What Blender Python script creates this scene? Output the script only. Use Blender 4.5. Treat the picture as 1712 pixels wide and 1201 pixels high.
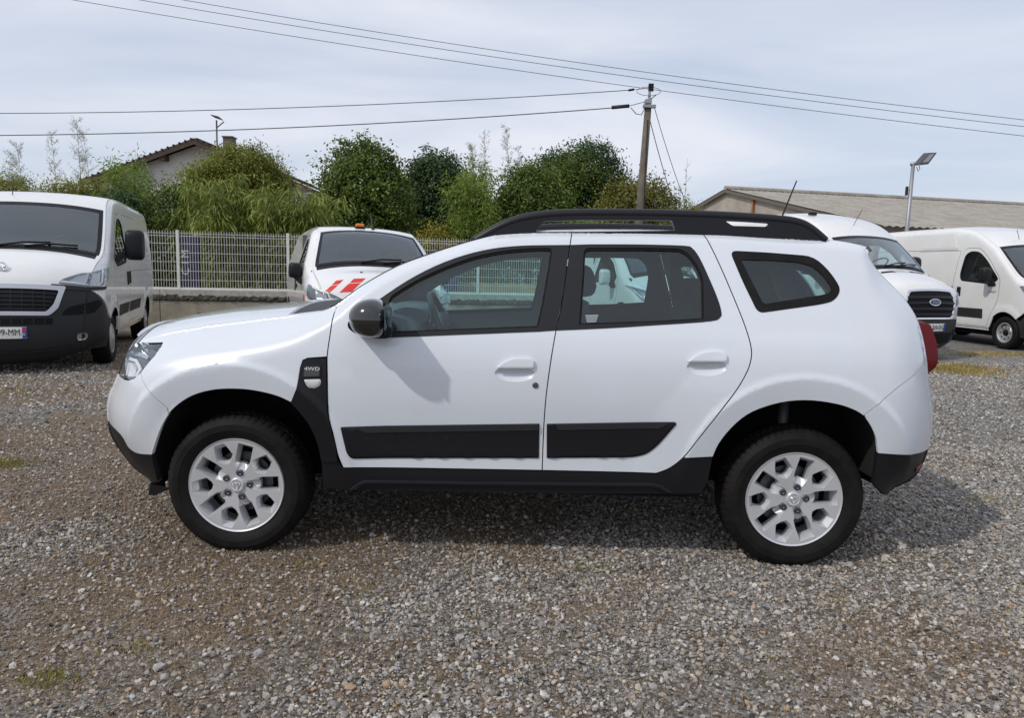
import bpy, bmesh, math, random
import numpy as np
from mathutils import Vector, Matrix
from mathutils.geometry import delaunay_2d_cdt

for o in list(bpy.data.objects): bpy.data.objects.remove(o)
SC = bpy.context.scene
COL = SC.collection
R = math.radians
random.seed(4); RNG = np.random.default_rng(4)

# ------------------------------------------------------------------ camera
CAMH, PITCH, ROLL, YAW = 1.40, 7.0, 1.33, -0.44
cam_d = bpy.data.cameras.new('camera'); cam = bpy.data.objects.new('camera', cam_d); COL.objects.link(cam)
cam_d.sensor_fit = 'HORIZONTAL'; cam_d.sensor_width = 36.0; cam_d.lens = 36.0*1240/1712
cam_d.clip_start = 0.05; cam_d.clip_end = 2000
p, r, y = R(PITCH), R(ROLL), R(YAW)
fw = Vector((math.sin(y)*math.cos(p), math.cos(y)*math.cos(p), -math.sin(p)))
rt = Vector((math.cos(y), -math.sin(y), 0)); up = rt.cross(fw)
rr = rt*math.cos(r)+up*math.sin(r); uu = up*math.cos(r)-rt*math.sin(r)
mw = Matrix((rr, uu, -fw)).transposed().to_4x4(); mw.translation = (0, 0, CAMH)
cam.matrix_world = mw
SC.camera = cam
SC.view_settings.view_transform = 'Standard'; SC.view_settings.look = 'None'
SC.view_settings.exposure = 0.22; SC.view_settings.gamma = 1.0

# ------------------------------------------------------------------ sun + sky
SUNV = Vector((-0.80, -0.62, 1.0)).normalized()          # towards the sun
sun_d = bpy.data.lights.new('sun', 'SUN'); sun = bpy.data.objects.new('sun', sun_d); COL.objects.link(sun)
sun_d.energy = 1.7; sun_d.angle = R(1.6); sun_d.color = (1.0, 0.95, 0.87)
sun.rotation_euler = (-SUNV).to_track_quat('-Z', 'Y').to_euler()
world = bpy.data.worlds.new('World'); SC.world = world; world.use_nodes = True
nt = world.node_tree; nt.nodes.clear()
def N(t, typ, **kw):
    n = t.nodes.new(typ)
    for k, v in kw.items():
        if k == 'ins':
            for a, b in v.items(): n.inputs[a].default_value = b
        else: setattr(n, k, v)
    return n
sky = N(nt, 'ShaderNodeTexSky', sky_type='NISHITA', sun_disc=False, sun_elevation=math.asin(SUNV.z),
        sun_rotation=math.atan2(SUNV.x, SUNV.y), air_density=1.0, dust_density=1.4, ozone_density=1.2)
tc = N(nt, 'ShaderNodeTexCoord')
sep = N(nt, 'ShaderNodeSeparateXYZ'); nt.links.new(tc.outputs['Generated'], sep.inputs[0])
den = N(nt, 'ShaderNodeMath', operation='MAXIMUM', ins={1: 0.0}); nt.links.new(sep.outputs['Z'], den.inputs[0])
den2 = N(nt, 'ShaderNodeMath', operation='ADD', ins={1: 0.16}); nt.links.new(den.outputs[0], den2.inputs[0])
dv = N(nt, 'ShaderNodeVectorMath', operation='DIVIDE')
cmb = N(nt, 'ShaderNodeCombineXYZ')
for k in 'XYZ': nt.links.new(den2.outputs[0], cmb.inputs[k])
nt.links.new(tc.outputs['Generated'], dv.inputs[0]); nt.links.new(cmb.outputs[0], dv.inputs[1])
mp = N(nt, 'ShaderNodeMapping', ins={'Scale': (0.55, 0.9, 0.35), 'Location': (3.1, 0.4, 0.0), 'Rotation': (0, 0, 0.5)})
nt.links.new(dv.outputs[0], mp.inputs[0])
nz = N(nt, 'ShaderNodeTexNoise', ins={'Scale': 1.0, 'Detail': 6.0, 'Roughness': 0.52, 'Distortion': 0.6})
nt.links.new(mp.outputs[0], nz.inputs['Vector'])
ramp = N(nt, 'ShaderNodeValToRGB'); ramp.color_ramp.elements[0].position = 0.34; ramp.color_ramp.elements[1].position = 0.66
ramp.color_ramp.elements[0].color = (.72, .72, .72, 1); ramp.color_ramp.elements[1].color = (.98, .98, .98, 1)
nt.links.new(nz.outputs[0], ramp.inputs[0])
ramp2 = N(nt, 'ShaderNodeValToRGB'); ramp2.color_ramp.elements[0].position = 0.3; ramp2.color_ramp.elements[1].position = 0.75
ramp2.color_ramp.elements[0].color = (5.4, 6.0, 7.3, 1); ramp2.color_ramp.elements[1].color = (7.3, 7.5, 8.15, 1)
nt.links.new(nz.outputs[0], ramp2.inputs[0])
mix = N(nt, 'ShaderNodeMix', data_type='RGBA')
nt.links.new(ramp.outputs[0], mix.inputs[0]); nt.links.new(sky.outputs[0], mix.inputs[6]); nt.links.new(ramp2.outputs[0], mix.inputs[7])
bg = N(nt, 'ShaderNodeBackground', ins={'Strength': 0.1}); nt.links.new(mix.outputs[2], bg.inputs[0])
wo = N(nt, 'ShaderNodeOutputWorld'); nt.links.new(bg.outputs[0], wo.inputs[0])

# ------------------------------------------------------------------ materials
MATS = {}
def pmat(name, col, rough=0.5, metal=0.0, coat=0.0, spec=0.5, bump=0.0, bscale=20.0, var=0.0, vscale=6.0, col2=None, emit=None, coat_r=0.03):
    if name in MATS: return MATS[name]
    m = bpy.data.materials.new(name); m.use_nodes = True; t = m.node_tree
    b = t.nodes['Principled BSDF']
    b.inputs['Base Color'].default_value = (*col, 1); b.inputs['Roughness'].default_value = rough
    b.inputs['Metallic'].default_value = metal; b.inputs['Coat Weight'].default_value = coat
    b.inputs['Coat Roughness'].default_value = coat_r; b.inputs['Specular IOR Level'].default_value = spec
    if var or bump or col2:
        co = N(t, 'ShaderNodeTexCoord')
        if var or col2:
            n1 = N(t, 'ShaderNodeTexNoise', ins={'Scale': vscale, 'Detail': 6.0, 'Roughness': 0.62}); t.links.new(co.outputs['Object'], n1.inputs['Vector'])
            rp = N(t, 'ShaderNodeValToRGB'); rp.color_ramp.elements[0].position = .35; rp.color_ramp.elements[1].position = .68
            c2 = col2 if col2 else tuple(c*(1-var) for c in col)
            rp.color_ramp.elements[0].color = (*c2, 1); rp.color_ramp.elements[1].color = (*col, 1)
            t.links.new(n1.outputs[0], rp.inputs[0]); t.links.new(rp.outputs[0], b.inputs['Base Color'])
        if bump:
            n2 = N(t, 'ShaderNodeTexNoise', ins={'Scale': bscale, 'Detail': 4.0}); t.links.new(co.outputs['Object'], n2.inputs['Vector'])
            bp = N(t, 'ShaderNodeBump', ins={'Strength': bump, 'Distance': 0.01}); t.links.new(n2.outputs[0], bp.inputs['Height'])
            t.links.new(bp.outputs[0], b.inputs['Normal'])
    if emit:
        b.inputs['Emission Color'].default_value = (*emit, 1); b.inputs['Emission Strength'].default_value = 1
    MATS[name] = m; return m
def glassmat(name, tint, refl=1.0, ior=1.5):
    if name in MATS: return MATS[name]
    m = bpy.data.materials.new(name); m.use_nodes = True; t = m.node_tree; t.nodes.clear()
    tr = N(t, 'ShaderNodeBsdfTransparent', ins={'Color': (*tint, 1)}); gl = N(t, 'ShaderNodeBsdfGlossy', ins={'Roughness': 0.0, 'Color': (refl*.90, refl*.97, refl, 1)})
    fr = N(t, 'ShaderNodeFresnel', ins={'IOR': ior}); mx = N(t, 'ShaderNodeMixShader'); ou = N(t, 'ShaderNodeOutputMaterial')
    # both faces of the sheet use the air-to-glass value
    ge = N(t, 'ShaderNodeNewGeometry'); im = N(t, 'ShaderNodeMix', data_type='FLOAT', ins={2: ior, 3: 1.0/ior})
    t.links.new(ge.outputs['Backfacing'], im.inputs[0]); t.links.new(im.outputs[0], fr.inputs['IOR'])
    ad = N(t, 'ShaderNodeMath', operation='MULTIPLY', ins={1: 1.7}, use_clamp=True); t.links.new(fr.outputs[0], ad.inputs[0])
    t.links.new(ad.outputs[0], mx.inputs[0]); t.links.new(tr.outputs[0], mx.inputs[1]); t.links.new(gl.outputs[0], mx.inputs[2]); t.links.new(mx.outputs[0], ou.inputs[0])
    MATS[name] = m; return m
def paintmat():
    m = pmat('white_car_paint', (.665, .705, .76), .28, coat=1.0, spec=.5)
    t = m.node_tree; b = t.nodes['Principled BSDF']
    co = N(t, 'ShaderNodeTexCoord'); n1 = N(t, 'ShaderNodeTexNoise', ins={'Scale': 3.0, 'Detail': 8.0, 'Roughness': .7})
    t.links.new(co.outputs['Object'], n1.inputs['Vector'])
    # thin road dust: a film that varies in roughness and, faintly, in colour
    rp = N(t, 'ShaderNodeValToRGB'); rp.color_ramp.elements[0].position = .42; rp.color_ramp.elements[1].position = .75
    rp.color_ramp.elements[0].color = (.665, .705, .76, 1); rp.color_ramp.elements[1].color = (.65, .675, .71, 1)
    t.links.new(n1.outputs[0], rp.inputs[0]); t.links.new(rp.outputs[0], b.inputs['Base Color'])
    mr = N(t, 'ShaderNodeMapRange', ins={1: .4, 2: .8, 3: .02, 4: .10}); t.links.new(n1.outputs[0], mr.inputs[0]); t.links.new(mr.outputs[0], b.inputs['Coat Roughness'])
    return m
PAINT = paintmat()
PLAST = pmat('black_grained_plastic', (.0085, .0088, .011), .46, spec=.28, bump=.05, bscale=400)
PLAST2 = pmat('dark_grey_plastic', (.014, .0145, .018), .48, spec=.28, bump=.05, bscale=300)
GLOSSB = pmat('gloss_black', (.010, .010, .012), .12, coat=1.0)
RAILM = pmat('satin_black_rail', (.011, .0112, .015), .40, spec=.35)
RUBBER = pmat('black_rubber', (.0045, .0045, .0055), .66, spec=.2, bump=.08, bscale=150, col2=(.012, .0108, .0092), vscale=14)
INNER = pmat('unlit_black_inner', (.008, .008, .009), .8, spec=.2)
CABIN = pmat('cabin_grey_trim', (.095, .10, .11), .65, bump=.05, bscale=200)
CABIN2 = pmat('cabin_light_trim', (.16, .165, .17), .7)
SEATM = pmat('dark_seat_cloth', (.05, .052, .058), .9, bump=.2, bscale=120)
ALLOY = pmat('silver_alloy', (.64, .65, .67), .36, metal=.45, spec=.5)
CHROME = pmat('chrome', (.75, .76, .78), .10, metal=1.0)
STEEL = pmat('dark_steel', (.12, .12, .125), .45, metal=.8)
GLASS = glassmat('green_tint_glass', (.66, .88, .88))
GLASSR = glassmat('grey_tint_glass', (.58, .76, .77))
GLASSV = glassmat('van_windscreen_glass', (.74, .86, .88), 1.0, 1.75)
LENS = glassmat('clear_lens', (.92, .94, .95))
REDL = pmat('red_lamp_lens', (.115, .003, .006), .25, spec=.22)
AMBER = pmat('amber_lens', (.75, .16, .01), .2, coat=.6)
WHITEP = pmat('white_plastic', (.74, .74, .74), .4)
PLATEM = pmat('plate_white', (.78, .78, .78), .35)
BLUEP = pmat('plate_blue', (.02, .07, .40), .35)
BLACKT = pmat('print_black', (.012, .012, .012), .5)
WHITET = pmat('print_white', (.70, .70, .70), .5)
REDS = pmat('red_sticker', (.62, .03, .02), .35)
# ------------------------------------------------------------------ object helpers
def tag(o, label=None, cat=None, group=None, kind=None):
    if label: o['label'] = label
    if cat: o['category'] = cat
    if group: o['group'] = group
    if kind: o['kind'] = kind
    return o
def empty(name, loc=(0, 0, 0), rz=0.0):
    o = bpy.data.objects.new(name, None); COL.objects.link(o); o.location = loc; o.rotation_euler = (0, 0, rz)
    o.empty_display_size = .2; return o
def mk(name, V, F, mat, parent=None, smooth=False, normals=None, loc=None):
    me = bpy.data.meshes.new(name)
    V = np.asarray(V, float)
    if isinstance(F, np.ndarray) and F.ndim == 2:
        n, k = F.shape
        me.vertices.add(len(V)); me.vertices.foreach_set('co', V.astype(np.float32).ravel())
        me.loops.add(n*k); me.loops.foreach_set('vertex_index', F.astype(np.int32).ravel())
        me.polygons.add(n); me.polygons.foreach_set('loop_start', np.arange(0, n*k, k, dtype=np.int32))
        me.update(calc_edges=True)
    else:
        me.from_pydata(V.tolist(), [], [list(f) for f in F]); me.update()
    me.polygons.foreach_set('use_smooth', np.full(len(me.polygons), bool(smooth)))
    if normals is not None:
        me.polygons.foreach_set('use_smooth', np.ones(len(me.polygons), bool))
        me.normals_split_custom_set_from_vertices(normals.tolist())
    me.materials.append(mat)
    o = bpy.data.objects.new(name, me); COL.objects.link(o)
    if parent is not None: o.parent = parent
    if loc is not None: o.location = loc
    return o
class MB:
    """collects simple solids into one mesh"""
    def __init__(s): s.v = []; s.f = []
    def add(s, V, F):
        k = len(s.v); s.v += [tuple(p) for p in V]; s.f += [tuple(i+k for i in f) for f in F]; return s
    def box(s, x0, x1, y0, y1, z0, z1, rz=0, c=None):
        V = [(x, y, z) for z in (z0, z1) for y in (y0, y1) for x in (x0, x1)]
        if rz:
            cx, cy = c if c else ((x0+x1)/2, (y0+y1)/2); ca, sa = math.cos(rz), math.sin(rz)
            V = [(cx+(x-cx)*ca-(y-cy)*sa, cy+(x-cx)*sa+(y-cy)*ca, z) for x, y, z in V]
        return s.add(V, [(0, 2, 3, 1), (4, 5, 7, 6), (0, 1, 5, 4), (2, 6, 7, 3), (0, 4, 6, 2), (1, 3, 7, 5)])
    def tube(s, pts, r, n=8, cap=True):
        pts = [Vector(p) for p in pts]; rs = r if hasattr(r, '__len__') else [r]*len(pts)
        V = []; F = []
        d0 = (pts[1]-pts[0]).normalized(); a = d0.orthogonal().normalized()
        for i, p in enumerate(pts):
            d = (pts[min(i+1, len(pts)-1)]-pts[max(i-1, 0)]).normalized()
            a = (a-d*a.dot(d)).normalized(); b = d.cross(a)
            for k in range(n):
                t = 2*math.pi*k/n; V.append(p+(a*math.cos(t)+b*math.sin(t))*rs[i])
        for i in range(len(pts)-1):
            for k in range(n):
                F.append((i*n+k, i*n+(k+1) % n, (i+1)*n+(k+1) % n, (i+1)*n+k))
        if cap: F += [tuple(reversed(range(n))), tuple(range((len(pts)-1)*n, len(pts)*n))]
        return s.add(V, F)
    def lathe(s, prof, n=32, c=(0, 0, 0), axis='y'):
        """prof: list of (radius, offset along axis)"""
        V = []; F = []
        for r_, h in prof:
            for k in range(n):
                t = 2*math.pi*k/n; a, b = r_*math.cos(t), r_*math.sin(t)
                V.append({'y': (c[0]+a, c[1]+h, c[2]+b), 'z': (c[0]+a, c[1]+b, c[2]+h), 'x': (c[0]+h, c[1]+a, c[2]+b)}[axis])
        for i in range(len(prof)-1):
            for k in range(n):
                q = (i*n+k, i*n+(k+1) % n, (i+1)*n+(k+1) % n, (i+1)*n+k)
                F.append(q if axis != 'y' else q[::-1])
        return s.add(V, F)
    def build(s, name, mat, parent=None, smooth=False, bevel=0.0, auto=None):
        o = mk(name, s.v, s.f, mat, parent, smooth)
        if bevel:
            m = o.modifiers.new('bevel', 'BEVEL'); m.width = bevel; m.segments = 2; m.limit_method = 'ANGLE'; m.angle_limit = R(35)
        if auto is not None:
            me = o.data; me.polygons.foreach_set('use_smooth', np.ones(len(me.polygons), bool)); me.set_sharp_from_angle(angle=R(auto))
        return o
def copy_tree(o, parent=None):
    c = o.copy(); COL.objects.link(c); c.parent = parent
    for ch in list(o.children): copy_tree(ch, c)
    return c
_font = None
def textobj(s, size, name, mat, parent, M, ext=.0008, align='CENTER', shear=0, sx=1.0):
    cu = bpy.data.curves.new('t', 'FONT'); cu.body = s; cu.size = size; cu.extrude = ext; cu.align_x = align; cu.align_y = 'CENTER'; cu.shear = shear
    cu.resolution_u = 3
    ob = bpy.data.objects.new('t', cu); COL.objects.link(ob)
    dg = bpy.context.evaluated_depsgraph_get(); me = bpy.data.meshes.new_from_object(ob.evaluated_get(dg))
    bpy.data.objects.remove(ob); bpy.data.curves.remove(cu)
    if sx != 1.0:
        for v in me.vertices: v.co.x *= sx
    me.transform(M); me.name = name; me.materials.clear(); me.materials.append(mat)
    o = bpy.data.objects.new(name, me); COL.objects.link(o); o.parent = parent; return o
def catmull(P, n=6, closed=False):
    P = np.asarray(P, float); out = []; L = len(P)
    rng_ = range(L if closed else L-1)
    for i in rng_:
        g = (lambda k: P[k % L]) if closed else (lambda k: P[min(max(k, 0), L-1)])
        p0, p1, p2, p3 = g(i-1), g(i), g(i+1), g(i+2)
        for k in range(n):
            t = k/n; out.append(.5*((2*p1)+(-p0+p2)*t+(2*p0-5*p1+4*p2-p3)*t*t+(-p0+3*p1-3*p2+p3)*t**3))
    if not closed: out.append(P[-1])
    return np.array(out)
def roundpoly(P, r, n=5):
    """round every corner of a closed polygon; r scalar or list"""
    P = np.asarray(P, float); L = len(P); out = []
    for i in range(L):
        a, b, c = P[i-1], P[i], P[(i+1) % L]; ri = r[i] if hasattr(r, '__len__') else r
        la, lc = np.linalg.norm(a-b), np.linalg.norm(c-b); d = min(ri, .48*la, .48*lc)
        if d < 1e-5: out.append(b); continue
        p, q = b+(a-b)/la*d, b+(c-b)/lc*d
        for k in range(n+1):
            t = k/n; out.append((1-t)**2*p+2*t*(1-t)*b+t*t*q)
    return np.array(out)
def densify(P, h):
    P = np.asarray(P, float); out = []
    for i in range(len(P)):
        a, b = P[i], P[(i+1) % len(P)]; k = max(1, int(math.ceil(np.linalg.norm(b-a)/h)))
        for j in range(k): out.append(a+(b-a)*j/k)
    return np.array(out)
def inset(P, d):
    P = np.asarray(P, float)
    keep = [i for i in range(len(P)) if np.linalg.norm(P[i]-P[i-1]) > 1e-6]; P = P[keep]
    A = .5*np.sum(P[:, 0]*np.roll(P[:, 1], -1)-np.roll(P[:, 0], -1)*P[:, 1]); sgn = 1 if A > 0 else -1
    e = np.roll(P, -1, 0)-P; e /= np.linalg.norm(e, axis=1)[:, None]; n = np.stack([-e[:, 1], e[:, 0]], 1)*sgn
    n0 = np.roll(n, 1, 0); b = n+n0; l = np.maximum((b*b).sum(1), .5)
    return P+b*(2*d/l)[:, None]
def pip(Q, P):
    x, y = Q[:, 0], Q[:, 1]; ins = np.zeros(len(Q), bool)
    for i in range(len(P)):
        x1, y1 = P[i]; x2, y2 = P[i-1]
        c = (y1 > y) != (y2 > y)
        if c.any(): ins ^= c & (x < (x2-x1)*(y-y1)/((y2-y1) if y2 != y1 else 1e-12)+x1)
    return ins
def region(outer, holes, h, xp=None):
    """triangulate a polygon with holes, filled with points every h"""
    loops = [densify(outer, h)]+[densify(q, h) for q in holes]
    pts = []; ed = []
    for l in loops:
        k = len(pts); pts += l.tolist(); ed += [(k+i, k+(i+1) % len(l)) for i in range(len(l))]
    B = np.array(pts)
    lo, hi = B.min(0), B.max(0)
    gx, gy = np.meshgrid(np.arange(lo[0], hi[0], h), np.arange(lo[1], hi[1], h*.866))
    gx = gx+(np.arange(gx.shape[0]) % 2)[:, None]*h*.5
    G = np.stack([gx.ravel(), gy.ravel()], 1)
    if len(G):
        m = pip(G, loops[0])
        for l in loops[1:]: m &= ~pip(G, l)
        G = G[m]
        if len(G):
            dmin = np.full(len(G), 9.)
            for i in range(0, len(B), 200): dmin = np.minimum(dmin, np.sqrt(((G[:, None]-B[None, i:i+200])**2).sum(2)).min(1))
            G = G[dmin > .5*h]
    if xp is not None and len(xp):
        m = pip(xp, loops[0])
        for l in loops[1:]: m &= ~pip(xp, l)
        xp = xp[m]
        if len(xp):
            d = np.full(len(xp), 9.)
            for i in range(0, len(B), 200): d = np.minimum(d, np.sqrt(((xp[:, None]-B[None, i:i+200])**2).sum(2)).min(1))
            xp = xp[d > .0025]
            if len(G) and len(xp):
                d = np.full(len(G), 9.)
                for i in range(0, len(xp), 200): d = np.minimum(d, np.sqrt(((G[:, None]-xp[None, i:i+200])**2).sum(2)).min(1))
                G = G[d > .45*h]
            G = np.concatenate([G, xp]) if len(G) else xp
    allp = [Vector(q) for q in pts]+[Vector(q) for q in G]
    r_ = delaunay_2d_cdt(allp, ed, [], 0, 1e-7)
    V = np.array([tuple(v) for v in r_[0]]); T = np.array([f for f in r_[2] if len(f) == 3])
    c = V[T].mean(1); m = pip(c, loops[0])
    for l in loops[1:]: m &= ~pip(c, l)
    T = T[m]
    a = V[T]; ar = (a[:, 1, 0]-a[:, 0, 0])*(a[:, 2, 1]-a[:, 0, 1])-(a[:, 1, 1]-a[:, 0, 1])*(a[:, 2, 0]-a[:, 0, 0])
    T[ar < 0] = T[ar < 0][:, ::-1]; T = T[np.abs(ar) > 1e-9]
    used = np.unique(T); mp_ = -np.ones(len(V), int); mp_[used] = np.arange(len(used))
    return V[used], mp_[T]
def bedges(T):
    E = np.concatenate([T[:, [0, 1]], T[:, [1, 2]], T[:, [2, 0]]]); K = np.sort(E, 1)
    _, inv, cnt = np.unique(K, axis=0, return_inverse=True, return_counts=True)
    return E[cnt[inv.ravel()] == 1]
def surfpanel(name, f, outer, holes, h, mat, parent, off=0.0, thick=.012, flip=False, mirror=False, bulge=0.0, xp=None, rim=None, rimskip=None):
    """f(a,b)->Nx3 points; the panel follows f, raised by off, its rim turned in by thick"""
    if bulge:
        q = [densify(inset(densify(outer, h), d_*abs(bulge)), h) for d_ in (.35, .8, 1.5, 2.4, 3.2)]; q = np.concatenate(q); q = q[pip(q, np.asarray(outer))]
        ol = densify(outer, h*.5); dd = np.concatenate([np.sqrt(((q[i:i+300, None]-ol[None])**2).sum(2)).min(1) for i in range(0, len(q), 300)]) if len(q) else np.zeros(0)
        q = q[dd > .30*abs(bulge)] if len(q) else q
        xp = q if xp is None else np.concatenate([xp, q])
    V2, T = region(outer, holes, h, xp)
    e = .007 if rimskip is not None else 1e-4
    P = f(V2[:, 0], V2[:, 1]); A = f(V2[:, 0]+e, V2[:, 1])-f(V2[:, 0]-e, V2[:, 1]); B = f(V2[:, 0], V2[:, 1]+e)-f(V2[:, 0], V2[:, 1]-e)
    n = np.cross(A, B); n /= np.linalg.norm(n, axis=1)[:, None]+1e-15
    if flip: n = -n; T = T[:, ::-1]
    P = P+n*off
    be = bedges(T)
    if bulge:
        bv = np.unique(be); bp = V2[bv]; d = np.full(len(V2), 9.)
        for i in range(0, len(bp), 200): d = np.minimum(d, np.sqrt(((V2[:, None]-bp[None, i:i+200])**2).sum(2)).min(1))
        t = np.clip(d/(3.0*abs(bulge)), 0, 1); P = P+n*(bulge*(1-(1-t)**2))[:, None]
    nv = len(P); i, j = be[:, 0], be[:, 1]
    Vr = np.concatenate([P, P[i], P[j], P[j]-n[j]*thick, P[i]-n[i]*thick])
    m = len(be); k = np.arange(m)
    Q = np.stack([nv+k+m, nv+k, nv+k+3*m, nv+k+2*m], 1)
    side = P[j]-P[i]; rn = np.cross(side, n[i]); rn /= np.linalg.norm(rn, axis=1)[:, None]+1e-12
    mixn = rn*.75+n[i]*.65; mixn /= np.linalg.norm(mixn, axis=1)[:, None]
    NN = np.concatenate([n, mixn, mixn, rn, rn])
    F = [tuple(t) for t in T.tolist()]+[tuple(q) for q in Q.tolist()]
    if mirror:
        Vr = Vr*np.array([1, -1, 1]); NN = NN*np.array([1, -1, 1]); F = [t[::-1] for t in F]
    o = mk(name, Vr, F, mat, parent, True, None if bulge else NN)
    if rim is not None:  # turned-in edges coloured dark, so the shade of shut gaps is painted in
        o.data.materials.append(rim); mi = np.zeros(len(F), np.int32); mi[len(T):] = 1 if rimskip is None else np.where(rimskip(.5*(V2[i]+V2[j])), 0, 1); o.data.polygons.foreach_set('material_index', mi)
    return o
def prism(name, outer, holes, y0, y1, mat, parent, h=.2, bev=.004, fn=None):
    """x-z polygon extruded along y"""
    V2, T = region(outer, holes, h); be = bedges(T); n = len(V2)
    V = np.concatenate([np.stack([V2[:, 0], np.full(n, y0), V2[:, 1]], 1), np.stack([V2[:, 0], np.full(n, y1), V2[:, 1]], 1)])
    F = [tuple(t) for t in T.tolist()]+[tuple(t[::-1]+n) for t in T]+[(j, i, i+n, j+n) for i, j in be.tolist()]
    if fn: V = fn(V)
    o = mk(name, V, F, mat, parent, False)
    if bev:
        m = o.modifiers.new('bevel', 'BEVEL'); m.width = bev; m.segments = 2; m.limit_method = 'ANGLE'; m.angle_limit = R(40)
    o.data.polygons.foreach_set('use_smooth', np.ones(len(o.data.polygons), bool)); o.data.set_sharp_from_angle(angle=R(32))
    return o
def cspline(xs, ys):
    xs = np.asarray(xs, float); ys = np.asarray(ys, float); n = len(xs); h = np.diff(xs); d = np.diff(ys)/h
    m = np.zeros(n); m[0] = d[0]; m[-1] = d[-1]
    for i in range(1, n-1): m[i] = (d[i-1]*h[i]+d[i]*h[i-1])/(h[i]+h[i-1])
    def f(x):
        x = np.clip(np.asarray(x, float), xs[0], xs[-1]); i = np.clip(np.searchsorted(xs, x)-1, 0, n-2)
        t = (x-xs[i])/h[i]; t2 = t*t; t3 = t2*t
        return (2*t3-3*t2+1)*ys[i]+(t3-2*t2+t)*h[i]*m[i]+(-2*t3+3*t2)*ys[i+1]+(t3-t2)*h[i]*m[i+1]
    return f
def sstep(a, b, x):
    t = np.clip((x-a)/(b-a), 0, 1); return t*t*(3-2*t)

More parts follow.
